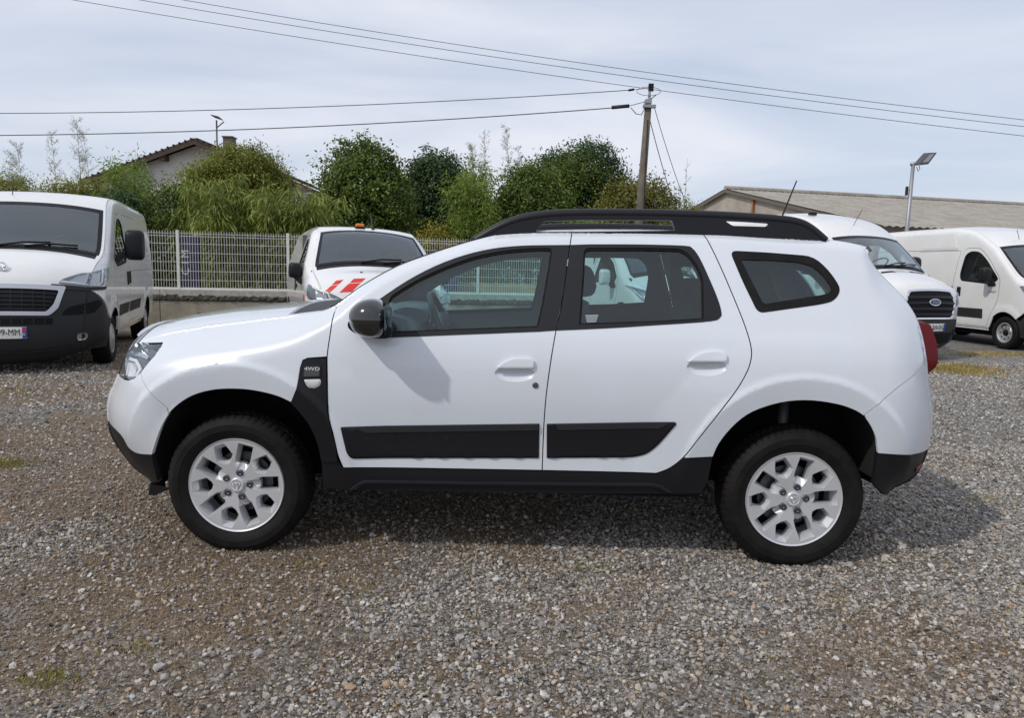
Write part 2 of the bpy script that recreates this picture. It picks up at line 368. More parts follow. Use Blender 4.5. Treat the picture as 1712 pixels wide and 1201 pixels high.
_GX = np.linspace(0, 60, 600); _GS = np.linspace(-40, 40, 4001)
_GY = np.array([math.log(np.exp(-(np.sqrt(x_*x_+_GS**2)-x_)).sum()*(_GS[1]-_GS[0])*.5) for x_ in _GX])
class Body:
    """a vehicle shell: side skin y = -W(x,z) inside a side outline, and a skin
    that runs round the outline (nose, bonnet, screen, roof, tail) from side to side.
    outline columns: x, z, roll-in length, roll-in depth, crown"""
    def __init__(s, outline, wz, extra=None, sub=9):
        s.O = catmull(np.array(outline, float), sub); s.w0 = cspline(*zip(*wz)); s.extra = extra
        d = np.hypot(*np.diff(s.O[:, :2], axis=0).T); s.U = np.concatenate([[0], np.cumsum(d)])
        s.top = int(np.argmax(s.O[:, 1]))
        g = np.gradient(s.O[:, :2], axis=0); g /= np.linalg.norm(g, axis=1)[:, None]
        s.Nn = np.stack([-g[:, 1], g[:, 0]], 1)
        s.WE = s.W(s.O[:, 0], s.O[:, 1])
    def W(s, x, z):
        x = np.atleast_1d(np.asarray(x, float)); z = np.atleast_1d(np.asarray(z, float))
        w = s.w0(z)
        if s.extra: w = w+s.extra(x, z)
        O = s.O; a = O[:-1]; ab = O[1:]-a; L = (ab[:, :2]**2).sum(1)+1e-12
        out = np.empty(len(x))
        for c in range(0, len(x), 4000):
            px = x[c:c+4000, None]; pz = z[c:c+4000, None]
            t = np.clip(((px-a[:, 0])*ab[:, 0]+(pz-a[:, 1])*ab[:, 1])/L, 0, 1)
            d2 = (px-a[:, 0]-t*ab[:, 0])**2+(pz-a[:, 1]-t*ab[:, 1])**2
            d = np.sqrt(d2); dm = d.min(1); KS = 26.0            # soft minimum: no crease where two edges are equally near
            wt = np.exp(-KS*(d-dm[:, None]))*np.sqrt(L)*KS*.5; ws_ = wt.sum(1)
            ds = np.maximum(dm-(np.log(ws_)-np.interp(KS*dm, _GX, _GY))/KS, 0)
            rx = (wt*(a[:, 2]+t*ab[:, 2])).sum(1)/ws_; ry = (wt*(a[:, 3]+t*ab[:, 3])).sum(1)/ws_
            out[c:c+4000] = ry*np.clip(1-ds/rx, 0, 1)**2.4
        return w-out
    def rings(s, h):
        if not hasattr(s, '_rg'): s._rg = {}
        k = round(max(h, .03), 3)
        if k not in s._rg:
            kk = min(k, .04); n_ = max(8, int(s.U[-1]/(kk*1.1))); u = np.linspace(0, s.U[-1], n_); a = s.at(u); rx = np.interp(u, s.U, s.O[:, 2]); Q = []
            for j, f in enumerate((.10, .24, .42, .64, .88)):
                q = np.stack([a[0]-a[2]*rx*f, a[1]-a[3]*rx*f], 1); dm = np.sqrt(((q[:, None]-s.O[None, :, :2])**2).sum(2)).min(1); Q.append(q[(rx*f > .01) & (dm > .96*rx*f)])
            Q = np.concatenate(Q)
            # keep only points whose nearest outline distance is what it should be, and thin out crowding
            P = s.O[:, :2]; keep = []; acc = np.zeros((0, 2))
            for q in Q:
                if len(acc) and np.min(((acc-q)**2).sum(1)) < (.42*kk)**2: continue
                acc = np.concatenate([acc, q[None]])
            if getattr(s, 'wheels', None) and k < .04:
                th = np.linspace(0, math.pi, 64)
                acc = np.concatenate([acc]+[np.stack([cx+r_*np.cos(th), .36+r_*np.sin(th)], 1) for cx in s.wheels for r_ in (.50, .53, .556, .568, .58, .592, .606, .63, .67, .72, .76, .775, .785, .797, .815, .85)])
            s._rg[k] = acc
        return s._rg[k]
    def near_edge(s, q):
        return np.sqrt(((q[:, None]-s.O[None, :, :2])**2).sum(2)).min(1) < .02
    def side(s, x, z): return np.stack([x, -s.W(x, z), z], 1)
    def at(s, u):
        return [np.interp(u, s.U, c) for c in (s.O[:, 0], s.O[:, 1], s.Nn[:, 0], s.Nn[:, 1], s.O[:, 4], s.WE)]
    def skin(s, y, u):
        x, z, nx, nz_, c, we = s.at(u); q = np.clip(np.abs(y)/we, 0, 1.0); b = c*(1-q**2.3)
        return np.stack([x+nx*b, y, z+nz_*b], 1)
    def uz(s, z): return float(np.interp(z, s.O[:s.top+1, 1], s.U[:s.top+1]))
    def uzr(s, z): return float(np.interp(-z, -s.O[s.top:, 1], s.U[s.top:]))
    def ux(s, x):
        k = np.argsort(s.O[:, 0][s.O[:, 1] > s.O[:, 1].max()-.25]); m = s.O[:, 1] > s.O[:, 1].max()-.25
        return float(np.interp(x, s.O[m, 0][k], s.U[m][k]))
    def edge(s, u0, u1, n=24):
        u = np.linspace(u0, u1, n); a = s.at(u); return np.stack([a[0], a[1]], 1)
    def strip(s, name, u0, u1, q0, q1, mat, parent, nu=24, ny=24, off=0.0, thick=.012):
        """full-width band of the round-the-outline skin, q = fraction of the half width"""
        u = np.linspace(u0, u1, nu); q = np.linspace(q0, q1, ny); uu_, qq = np.meshgrid(u, q, indexing='ij')
        we = s.at(uu_.ravel())[5]; yv = qq.ravel()*we
        P = s.skin(yv, uu_.ravel()); e = 1e-4
        A = s.skin(yv+e*np.where(qq.ravel() > 0, -1, 1), uu_.ravel())-P; A *= np.where(qq.ravel() > 0, -1, 1)[:, None]
        up_ = np.where(uu_.ravel() > u.mean(), -1, 1)
        B = (s.skin(yv, uu_.ravel()+e*up_)-P)*up_[:, None]
        n = np.cross(A, B); n /= np.linalg.norm(n, axis=1)[:, None]+1e-15
        x, z, nx, nz_, c, w = s.at(uu_.ravel()); sg = np.sign(n[:, 0]*nx+n[:, 2]*nz_); n *= sg[:, None]
        P = P+n*off; nv = len(P); F = []
        for i in range(nu-1):
            for j in range(ny-1):
                k = i*ny+j; F.append((k, k+ny, k+ny+1, k+1))
        rim = [i*ny for i in range(nu)]+[(nu-1)*ny+j for j in range(1, ny)]+[i*ny+ny-1 for i in range(nu-2, -1, -1)]+[j for j in range(ny-2, 0, -1)]
        R0 = P[rim]; R1 = P[rim]-n[rim]*thick; m = len(rim)
        V = np.concatenate([P, R0, R1]); F += [(nv+k, nv+m+k, nv+m+(k+1) % m, nv+(k+1) % m) for k in range(m)]
        NN = np.concatenate([n, n[rim], n[rim]])
        # orientation check
        f0 = F[0]; fn_ = np.cross(V[f0[1]]-V[f0[0]], V[f0[2]]-V[f0[0]])
        if np.dot(fn_, n[0]) < 0: F = [t[::-1] for t in F]
        return mk(name, V, F, mat, parent, True, NN)
    def panel(s, name, outer, mat, parent, holes=(), h=.05, off=0.0, thick=.012, gap=0.0, far=False, bulge=0.0, rim=None):
        outer = inset(np.asarray(outer, float), gap) if gap else np.asarray(outer, float)
        return surfpanel(name, s.side, outer, list(holes), h, mat, parent, off, thick, flip=False, mirror=far, bulge=bulge, xp=s.rings(h), rim=rim, rimskip=s.near_edge)
    def nose(s, name, outer_yz, mat, parent, holes=(), h=.04, off=0.0, thick=.012, rear=False, bulge=0.0):
        cv = s.uzr if rear else s.uz
        g = lambda Q: np.array([(y_, cv(z_)) for y_, z_ in densify(np.asarray(Q, float), .03)])
        return surfpanel(name, s.skin, g(outer_yz), [g(q) for q in holes], h, mat, parent, off, thick, flip=True, bulge=bulge)
    def wrap(s, name, outer_tz, mat, parent, h=.03, off=0.0, thick=.012, far=False, bulge=0.0):
        """t<0 runs over the nose towards the middle, t>0 back along the side"""
        def f(t, z):
            u = np.interp(z, s.O[:s.top+1, 1], s.U[:s.top+1]); x, zz, nx, nz_, c, we = s.at(u)
            a = s.side(x+np.maximum(t, 0), z); b = s.skin(-(we+np.minimum(t, 0)), u)
            return np.where((t > 0)[:, None], a, b)
        return surfpanel(name, f, np.asarray(outer_tz, float), [], h, mat, parent, off, thick, flip=False, mirror=far, bulge=bulge)
# ------------------------------------------------------------------ ground
def groundmat():
    m = bpy.data.materials.new('gravel_ground'); m.use_nodes = True; t = m.node_tree; b = t.nodes['Principled BSDF']
    b.inputs['Roughness'].default_value = .95; b.inputs['Specular IOR Level'].default_value = .2
    co = N(t, 'ShaderNodeTexCoord')
    v1 = N(t, 'ShaderNodeTexVoronoi', ins={'Scale': 62.0, 'Randomness': 1.0}); v2 = N(t, 'ShaderNodeTexVoronoi', ins={'Scale': 150.0})
    for v in (v1, v2): t.links.new(co.outputs['Object'], v.inputs['Vector'])
    # stone colours from the cell id
    r1 = N(t, 'ShaderNodeValToRGB'); cr = r1.color_ramp
    cr.elements[0].position = 0.0; cr.elements[0].color = (.075,.070,.062,1); cr.elements[1].position = 1.0; cr.elements[1].color = (.46,.45,.43,1)
    for pos, c in ((.30, (.150,.140,.128)), (.55, (.23,.22,.205)), (.8, (.30,.297,.295))):
        e = cr.elements.new(pos); e.color = (*c, 1)
    s1 = N(t, 'ShaderNodeSeparateColor'); t.links.new(v1.outputs['Color'], s1.inputs[0]); t.links.new(s1.outputs[0], r1.inputs[0])
    r2 = N(t, 'ShaderNodeValToRGB'); r2.color_ramp.elements[0].color = (.040,.033,.026,1); r2.color_ramp.elements[1].color = (.25,.22,.18,1)
    s2 = N(t, 'ShaderNodeSeparateColor'); t.links.new(v2.outputs['Color'], s2.inputs[0]); t.links.new(s2.outputs[1], r2.inputs[0])
    n0 = N(t, 'ShaderNodeTexNoise', ins={'Scale': 9.0, 'Detail': 5.0, 'Roughness': .7}); t.links.new(co.outputs['Object'], n0.inputs['Vector'])
    mr = N(t, 'ShaderNodeMapRange', ins={1: .32, 2: .48}); t.links.new(n0.outputs[0], mr.inputs[0])
    mx = N(t, 'ShaderNodeMix', data_type='RGBA'); t.links.new(mr.outputs[0], mx.inputs[0]); t.links.new(r2.outputs[0], mx.inputs[6]); t.links.new(r1.outputs[0], mx.inputs[7])
    # patches of earth, dry thatch and moss
    n1 = N(t, 'ShaderNodeTexNoise', ins={'Scale': .85, 'Detail': 8.0, 'Roughness': .66, 'Distortion': .4}); t.links.new(co.outputs['Object'], n1.inputs['Vector'])
    sx = N(t, 'ShaderNodeSeparateXYZ'); t.links.new(co.outputs['Object'], sx.inputs[0])
    bias = N(t, 'ShaderNodeMapRange', ins={1: -3.0, 2: 3.5, 3: .10, 4: -.05}); t.links.new(sx.outputs['X'], bias.inputs[0])
    ad = N(t, 'ShaderNodeMath', operation='ADD'); t.links.new(n1.outputs[0], ad.inputs[0]); t.links.new(bias.outputs[0], ad.inputs[1])
    rp = N(t, 'ShaderNodeMapRange', ins={1: .46, 2: .60}); t.links.new(ad.outputs[0], rp.inputs[0])
    n2 = N(t, 'ShaderNodeTexNoise', ins={'Scale': 34.0, 'Detail': 6.0, 'Roughness': .75}); t.links.new(co.outputs['Object'], n2.inputs['Vector'])
    re = N(t, 'ShaderNodeValToRGB'); re.color_ramp.elements[0].position = .3; re.color_ramp.elements[1].position = .72
    re.color_ramp.elements[0].color = (.085,.054,.030,1); re.color_ramp.elements[1].color = (.29,.205,.125,1)
    t.links.new(n2.outputs[0], re.inputs[0])
    sc = N(t, 'ShaderNodeMath', operation='MULTIPLY', ins={1: .75}); t.links.new(rp.outputs[0], sc.inputs[0])
    m2 = N(t, 'ShaderNodeMix', data_type='RGBA'); t.links.new(sc.outputs[0], m2.inputs[0]); t.links.new(mx.outputs[2], m2.inputs[6]); t.links.new(re.outputs[0], m2.inputs[7])
    # large soft tone changes
    n3 = N(t, 'ShaderNodeTexNoise', ins={'Scale': .22, 'Detail': 3.0}); t.links.new(co.outputs['Object'], n3.inputs['Vector'])
    m3 = N(t, 'ShaderNodeMapRange', ins={1: .3, 2: .7, 3: .84, 4: 1.18}); t.links.new(n3.outputs[0], m3.inputs[0])
    hs = N(t, 'ShaderNodeHueSaturation'); t.links.new(m2.outputs[2], hs.inputs['Color']); t.links.new(m3.outputs[0], hs.inputs['Value'])
    t.links.new(hs.outputs[0], b.inputs['Base Color'])
    iv = N(t, 'ShaderNodeMath', operation='SUBTRACT', ins={0: 1.0}); t.links.new(v1.outputs['Distance'], iv.inputs[1])
    b1 = N(t, 'ShaderNodeBump', ins={'Strength': .9, 'Distance': .012}); t.links.new(iv.outputs[0], b1.inputs['Height'])
    b2 = N(t, 'ShaderNodeBump', ins={'Strength': .6, 'Distance': .006}); t.links.new(v2.outputs['Distance'], b2.inputs['Height']); b2.invert = True
    t.links.new(b1.outputs[0], b2.inputs['Normal']); t.links.new(b2.outputs[0], b.inputs['Normal'])
    return m
g = 700.0
ground = mk('ground', [(-g, -g, 0), (g, -g, 0), (g, g, 0), (-g, g, 0)], [(0, 1, 2, 3)], groundmat())
tag(ground, 'grey gravel yard with brown earth and dry thatch showing through', 'ground', kind='structure')

def patchnoise(x, y):
    """smooth value noise, 0..1"""
    v = np.zeros_like(x); a = 0
    for sc_, am, sd in ((.9, 1., 3), (2.1, .55, 7), (5.3, .3, 11)):
        ph = np.random.default_rng(sd).uniform(0, 6.28, 8)
        v += am*(np.sin(x*sc_*1.3+ph[0]+1.7*np.sin(y*sc_*.7+ph[1]))*np.cos(y*sc_*1.5+ph[2]+1.3*np.sin(x*sc_*.9+ph[3]))); a += am
    return .5+.5*v/a
# --- loose stones: single pebbles scattered over the yard (geometry nodes; nobody could count them)
def stonemat():
    m = bpy.data.materials.new('loose_stone'); m.use_nodes = True; t = m.node_tree; b = t.nodes['Principled BSDF']
    b.inputs['Roughness'].default_value = .85; b.inputs['Specular IOR Level'].default_value = .3
    oi = N(t, 'ShaderNodeObjectInfo'); rp = N(t, 'ShaderNodeValToRGB'); cr = rp.color_ramp; cr.interpolation = 'LINEAR'
    cr.elements[0].position = 0; cr.elements[0].color = (.055,.053,.052,1); cr.elements[1].position = 1; cr.elements[1].color = (0.560,0.543,0.510,1)
    for pos, c in ((.10,(0.155,0.140,0.126)),(.22,(0.239,0.213,0.180)),(.34,(0.239,0.236,0.246)),(.46,(0.323,0.293,0.257)),(.58,(0.347,0.339,0.339)),(.70,(0.407,0.345,0.268)),(.80,(0.454,0.431,0.399)),(.86,(0.383,0.253,0.153)),(.90,(0.526,0.500,0.459))):
        e = cr.elements.new(pos); e.color = (*c, 1)
    t.links.new(oi.outputs['Random'], rp.inputs[0])
    co = N(t, 'ShaderNodeTexCoord'); nz_ = N(t, 'ShaderNodeTexNoise', ins={'Scale': 2.2, 'Detail': 5.0}); t.links.new(co.outputs['Object'], nz_.inputs['Vector'])
    mr = N(t, 'ShaderNodeMapRange', ins={1: .3, 2: .7, 3: .74, 4: 1.16}); t.links.new(nz_.outputs[0], mr.inputs[0])
    hs = N(t, 'ShaderNodeHueSaturation'); t.links.new(rp.outputs[0], hs.inputs['Color']); t.links.new(mr.outputs[0], hs.inputs['Value']); t.links.new(hs.outputs[0], b.inputs['Base Color'])
    return m
STONE = stonemat()
scol = bpy.data.collections.new('stone_shapes')
for k in range(10):
    bm = bmesh.new(); bmesh.ops.create_icosphere(bm, subdivisions=1, radius=1.0)
    rg = np.random.default_rng(100+k); sc_ = (1.0, rg.uniform(.55, .92), rg.uniform(.34, .62))
    for v in bm.verts:
        n_ = v.co.normalized(); q = 1+rg.uniform(-.30, .20)
        v.co = Vector((n_.x*sc_[0]*q, n_.y*sc_[1]*q, n_.z*sc_[2]*q))
    me = bpy.data.meshes.new('stone'); bm.to_mesh(me); bm.free(); me.materials.append(STONE)
    if k % 5 == 0: me.polygons.foreach_set('use_smooth', np.ones(len(me.polygons), bool))
    o = bpy.data.objects.new('stone', me); scol.objects.link(o)
def scatter(name, n, xr, yr, smin, smax, seed, sink, dens):
    rg = np.random.default_rng(seed)
    # uniform over the visible trapezium: wider with distance
    yv = yr[0]+(yr[1]-yr[0])*rg.random(n)**dens
    hw_ = yv*.74+1.0; xv = (rg.random(n)*2-1)*(hw_+2.6)+.02*yv
    th_ = rg.random(n) > np.clip((np.abs(xv)-hw_)/2.6, 0, 1)**.8; xv, yv = xv[th_], yv[th_]; n = len(xv)
    pn = patchnoise(xv, yv)-.05*np.clip(-xv/3, -1, 1)*-1
    keep = rg.random(n) < np.clip(1.25-1.5*np.clip((pn+.12*np.clip(-xv/3, -1, 1)-.46)/.2, 0, 1)*.56, .2, 1)
    xv, yv = xv[keep], yv[keep]; n = len(xv)
    s_ = smin*np.exp(rg.random(n)**2.4*math.log(smax/smin)); s_ *= (1+.05*np.maximum(yv-4, 0))
    me = bpy.data.meshes.new(name); me.vertices.add(n)
    me.vertices.foreach_set('co', np.stack([xv, yv, s_*sink*rg.uniform(.3, 1.1, n)], 1).astype(np.float32).ravel())
    a = me.attributes.new('sc', 'FLOAT', 'POINT'); a.data.foreach_set('value', s_.astype(np.float32))
    a = me.attributes.new('rot', 'FLOAT_VECTOR', 'POINT'); a.data.foreach_set('vector', np.stack([rg.normal(0, .42, n), rg.normal(0, .42, n), rg.uniform(0, 6.28, n)], 1).astype(np.float32).ravel())
    o = bpy.data.objects.new(name, me); COL.objects.link(o)
    ng = bpy.data.node_groups.new(name, 'GeometryNodeTree')
    ng.interface.new_socket('Geometry', in_out='INPUT', socket_type='NodeSocketGeometry'); ng.interface.new_socket('Geometry', in_out='OUTPUT', socket_type='NodeSocketGeometry')
    gi = ng.nodes.new('NodeGroupInput'); go = ng.nodes.new('NodeGroupOutput'); ip = ng.nodes.new('GeometryNodeInstanceOnPoints')
    ci = ng.nodes.new('GeometryNodeCollectionInfo'); ci.inputs['Collection'].default_value = scol; ci.inputs['Separate Children'].default_value = True; ci.inputs['Reset Children'].default_value = True
    a1 = ng.nodes.new('GeometryNodeInputNamedAttribute'); a1.data_type = 'FLOAT'; a1.inputs['Name'].default_value = 'sc'
    a2 = ng.nodes.new('GeometryNodeInputNamedAttribute'); a2.data_type = 'FLOAT_VECTOR'; a2.inputs['Name'].default_value = 'rot'
    L = ng.links.new
    L(gi.outputs[0], ip.inputs['Points']); L(ci.outputs[0], ip.inputs['Instance']); ip.inputs['Pick Instance'].default_value = True
    L(a2.outputs[0], ip.inputs['Rotation']); L(a1.outputs[0], ip.inputs['Scale']); L(ip.outputs[0], go.inputs[0])
    md = o.modifiers.new('scatter', 'NODES'); md.node_group = ng
    return o
s1 = scatter('gravel', 400000, None, (1.0, 6.2), .0046, .0145, 5, .55, 1.0)
tag(s1, 'small grey and brown gravel stones covering the yard', 'gravel', kind='stuff')
s2 = scatter('coarse_gravel', 14000, None, (1.0, 8.0), .009, .024, 6, .5, .95)
tag(s2, 'larger pale and slate-coloured pebbles strewn over the gravel', 'gravel', kind='stuff')
s3 = scatter('far_gravel', 80000, None, (6.0, 12.5), .008, .018, 8, .4, .8)
tag(s3, 'gravel stones on the far part of the yard behind the white car', 'gravel', kind='stuff')

# --- dry thatch and grass tufts in the gravel
def blades(name, P, h, w, mat, seed, lean=.9):
    rg = np.random.default_rng(seed); n = len(P); a = rg.uniform(0, 6.28, n); hh = h*rg.uniform(.4, 1.2, n)
    d = np.stack([np.cos(a), np.sin(a), np.zeros(n)], 1); sd = np.stack([-np.sin(a), np.cos(a), np.zeros(n)], 1)*w
    ln = lean*rg.uniform(.3, 1.3, n)
    top = P+d*(hh*np.sin(ln))[:, None]; top[:, 2] += hh*np.cos(ln)*.9+.003
    V = np.stack([P-sd, P+sd, top], 1).reshape(-1, 3); F = np.arange(3*n).reshape(-1, 3)
    return mk(name, V, F, mat)
def leafmat(name, c1, c2, c3, transl=.25):
    m = bpy.data.materials.new(name); m.use_nodes = True; t = m.node_tree; t.nodes.clear()
    ge = N(t, 'ShaderNodeNewGeometry'); rp = N(t, 'ShaderNodeValToRGB'); cr = rp.color_ramp
    cr.elements[0].color = (*c1, 1); cr.elements[1].color = (*c3, 1); e = cr.elements.new(.5); e.color = (*c2, 1)
    t.links.new(ge.outputs['Random Per Island'], rp.inputs[0])
    co = N(t, 'ShaderNodeTexCoord'); nz_ = N(t, 'ShaderNodeTexNoise', ins={'Scale': .9, 'Detail': 3.0}); t.links.new(co.outputs['Object'], nz_.inputs['Vector'])
    mr = N(t, 'ShaderNodeMapRange', ins={1: .3, 2: .7, 3: .68, 4: 1.3}); t.links.new(nz_.outputs[0], mr.inputs[0])
    hs = N(t, 'ShaderNodeHueSaturation'); t.links.new(rp.outputs[0], hs.inputs['Color']); t.links.new(mr.outputs[0], hs.inputs['Value'])
    b = N(t, 'ShaderNodeBsdfPrincipled', ins={'Roughness': .5, 'Specular IOR Level': .35}); t.links.new(hs.outputs[0], b.inputs['Base Color'])
    tr = N(t, 'ShaderNodeBsdfTranslucent'); t.links.new(hs.outputs[0], tr.inputs[0])
    mx = N(t, 'ShaderNodeMixShader', ins={0: transl}); ou = N(t, 'ShaderNodeOutputMaterial')
    t.links.new(b.outputs[0], mx.inputs[1]); t.links.new(tr.outputs[0], mx.inputs[2]); t.links.new(mx.outputs[0], ou.inputs[0])
    return m
THATCH = leafmat('dry_thatch', (.11,.060,.028), (.22,.135,.065), (.40,.30,.17), .15)
GRASSM = leafmat('yellowing_grass', (.20,.16,.04), (.36,.27,.08), (.48,.37,.14), .25)
MOSSM = leafmat('green_tuft', (.11,.12,.014), (.22,.21,.035), (.36,.30,.08), .2)
rg = np.random.default_rng(21)
n = 380000; yv = 1.2+5.1*rg.random(n); xv = (rg.random(n)*2-1)*(yv*.74+1.8)
pn = patchnoise(xv, yv)+.10*np.clip(-xv/3, -1, 1); k = rg.random(n) < np.clip((pn-.40)/.22, .04, 1)
b_ = blades('dry_thatch', np.stack([xv[k], yv[k], rg.uniform(.002, .009, k.sum())], 1), .022, .0011, THATCH, 3, 1.25)
tag(b_, 'short brown dry thatch between the gravel stones', 'dry grass', kind='stuff')
def tufts(spots, h, w, per, seed):
    rg = np.random.default_rng(seed); P = []
    for x, y_, rx, ry, d in spots:
        m_ = int(per*rx*ry*d); t = rg.normal(0, .5, (m_, 2)); P.append(np.stack([x+t[:, 0]*rx, y_+t[:, 1]*ry, np.zeros(m_)], 1))
    return np.concatenate(P)
gp = tufts([(6.65,11.3,.55,.6,2.6),(7.05,11.6,.5,.45,1.6),(9.2,13.9,.9,.3,1.2),(8.3,13.6,.5,.25,.8),(-7.6,15.6,1.9,.5,1),(-5.5,15.9,2.0,.4,.8),(-9.6,13.5,1.4,.6,.7),(-5.3,7.6,1.0,.25,.22)], .06, .003, 3600, 4)
b_ = blades('yellow_grass', gp, .065, .005, GRASSM, 9, .8)
tag(b_, 'yellowing grass patches growing through the gravel', 'grass', kind='stuff')
gp = tufts([(-3.47,4.86,.25,.16,1.6),(-1.53,2.30,.10,.07,1.8),(-.95,3.30,.12,.07,.5),(.35,3.35,.22,.06,.4),(-1.35,2.52,.1,.06,.6),(-.68,3.05,.08,.05,.5),(1.42,3.05,.12,.06,.4),(3.0,4.6,.25,.1,.3)], .02, .001, 26000, 5)
b_ = blades('moss_tufts', gp, .032, .0018, MOSSM, 10, .9)
tag(b_, 'small low green moss tufts in the gravel', 'moss', kind='stuff')
# ------------------------------------------------------------------ fence on a concrete base
def fence_y(x): return 16.45+.19*(x+7.55)
CONC = pmat('weathered_concrete', (.40,.37,.30), .9, bump=.5, bscale=30, col2=(.19,.17,.135), vscale=1.4)
CONCL = pmat('pale_concrete_coping', (.46,.45,.41), .9, bump=.5, bscale=60, col2=(.33,.32,.29), vscale=9)
MOSSY = pmat('black_mossy_edge', (.11,.10,.08), .95, bump=1.0, bscale=40, col2=(.016,.016,.014), vscale=11)
FWHITE = pmat('white_fence_coating', (.72,.72,.70), .4, col2=(.62,.61,.57), vscale=5)
base = empty('fence_base_wall', (-7.55, 16.45, 0)); tag(base, 'low stained concrete wall with black mossy edge under the white mesh fence', 'wall')
fang = math.atan(.19); base.rotation_euler = (0, 0, fang); cs = math.cos(fang)
fx0, fx1 = -16.6, 1.3
def fl(x): return (x+7.55)/cs
bx = fl(fx0)
segs = np.arange(fl(fx0), fl(fx1), 2.95)
for k, s_ in enumerate(segs):
    e_ = min(s_+2.94, fl(fx1))
    MB().box(s_, e_, -.16, .14, -.05, .52).build('wall_slab', CONC, base, bevel=.01)
for k, s_ in enumerate(segs):
    e_ = min(s_+2.945, fl(fx1)); nx = 60; rg = np.random.default_rng(40+k); V = []; F = []
    prof = [(-.17,.515),(-.19,.545),(-.185,.60),(-.16,.635),(.10,.64),(.10,.515)]
    for i in range(nx+1):
        x_ = s_+(e_-s_)*i/nx
        for j, (a, b) in enumerate(prof):
            q = rg.normal(0, .012) if j in (1, 2, 3) else 0; V.append((x_, a+q, b+rg.normal(0, .014)*(j in (2, 3))))
    for i in range(nx):
        for j in range(5): F.append((i*6+j, i*6+j+1, (i+1)*6+j+1, (i+1)*6+j))
    mk('mossy_edge', V, F, MOSSY, base)
    MB().box(s_, e_, -.13, .10, .60, .765).build('coping_beam', CONCL, base, bevel=.012)
fence = empty('mesh_fence', (-7.55, 16.45, .765)); fence.rotation_euler = (0, 0, fang)
tag(fence, 'white welded-wire mesh fence on the low concrete wall', 'fence')
posts = [-16.35, -14.15, -11.95, -9.75, -7.55, -5.25, -3.12, -.99, 1.2]
for x_ in posts:
    MB().box(fl(x_)-.03, fl(x_)+.03, -.03, .03, 0, 1.295).build('fence_post', FWHITE, fence, bevel=.004)
for a, b in zip(posts[:-1], posts[1:]):
    x0, x1 = fl(a)+.03, fl(b)-.03; mb = MB()
    nwire = int((x1-x0)/.0545)
    for i in range(nwire+1):
        x_ = x0+(x1-x0)*i/nwire; mb.box(x_-.0036, x_+.0036, -.0036, .0036, .015, 1.285)
    for z_ in (.035, .20, .40, .60, .80, 1.0, 1.165, 1.225):
        mb.box(x0, x1, -.0105, -.0040, z_-.0045, z_+.0045)
    mb.build('wire_panel', FWHITE, fence)
    MB().box(x0, x1, -.02, .02, -.002, .035).build('bottom_rail', FWHITE, fence)

# ------------------------------------------------------------------ things just behind the fence
NAVY = pmat('navy_board', (.010,.013,.045), .5)
bd = empty('blue_sign_board', (-7.62, 17.25, .45)); tag(bd, 'tall navy blue board with white letters standing behind the mesh fence', 'sign board')
MB().box(-.21, .21, -.05, .05, -.45, 1.52).build('board', NAVY, bd, bevel=.01)
for k, ch in enumerate('CIM'):
    M = Matrix.Translation((-.10, -.054, .70+.20*k)) @ Matrix.Rotation(R(90), 4, 'X') @ Matrix.Rotation(R(90), 4, 'Z')
    textobj(ch, .25, 'letter', pmat('board_lettering', (.45,.47,.52), .5), bd, M, ext=.003)
bb = empty('blue_barrel', (-2.05, 19.3, 0)); tag(bb, 'blue plastic barrel standing behind the mesh fence beside the concrete kerb', 'barrel')
MB().lathe([(0, 0), (.36, 0), (.42, .06), (.44, .4), (.45, .44), (.44, .48), (.44, .9), (.45, .94), (.44, .98), (.42, 1.42), (.36, 1.5), (0, 1.5)], 28, axis='z').build('drum', pmat('blue_plastic', (.015,.035,.13), .4), bb, True)
MB().lathe([(.38, 1.49), (.40, 1.53), (.36, 1.56), (0, 1.56)], 28, axis='z').build('lid', pmat('blue_plastic', (.015,.035,.13)), bb, True)
kb = MB()
kb.box(-7.6, 2.5, 19.9, 20.2, 0, .98)
k_ = kb.build('garden_wall', pmat('tan_concrete', (.40,.33,.22), .9, bump=.4, bscale=15, col2=(.27,.21,.13), vscale=2), None, bevel=.02)
tag(k_, 'low tan concrete garden wall behind the mesh fence', 'wall')

# ------------------------------------------------------------------ trees and shrubs
BARK = pmat('bark', (.10,.075,.05), .95, bump=.8, bscale=18, col2=(.05,.04,.03), vscale=5)
CULM = pmat('bamboo_culm', (.20,.19,.07), .6, col2=(.14,.13,.06))
LM = dict(
 green=leafmat('leaf_mid_green', (0.041,0.074,0.014), (0.108,0.169,0.030), (0.230,0.290,0.061), .42),
 dark=leafmat('leaf_dark_evergreen', (0.023,0.051,0.018), (0.052,0.102,0.038), (0.124,0.186,0.068), .32),
 olive=leafmat('leaf_olive', (0.096,0.124,0.017), (0.209,0.232,0.036), (0.373,0.362,0.079), .42),
 yellow=leafmat('leaf_yellow_green', (0.121,0.135,0.016), (0.270,0.257,0.041), (0.459,0.378,0.074), .42),
 bamboo=leafmat('leaf_bamboo_bright', (0.068,0.128,0.016), (0.176,0.270,0.041), (0.338,0.405,0.095), .42),
 brown=leafmat('leaf_brown_green', (0.096,0.090,0.020), (0.169,0.175,0.036), (0.305,0.282,0.068), .38),
 droop=leafmat('leaf_bamboo_drooping', (0.079,0.119,0.018), (0.209,0.260,0.047), (0.418,0.452,0.136), .42),
 pale=leafmat('leaf_pale_wisp', (0.216,0.230,0.135), (0.324,0.338,0.216), (0.459,0.459,0.324), .42))
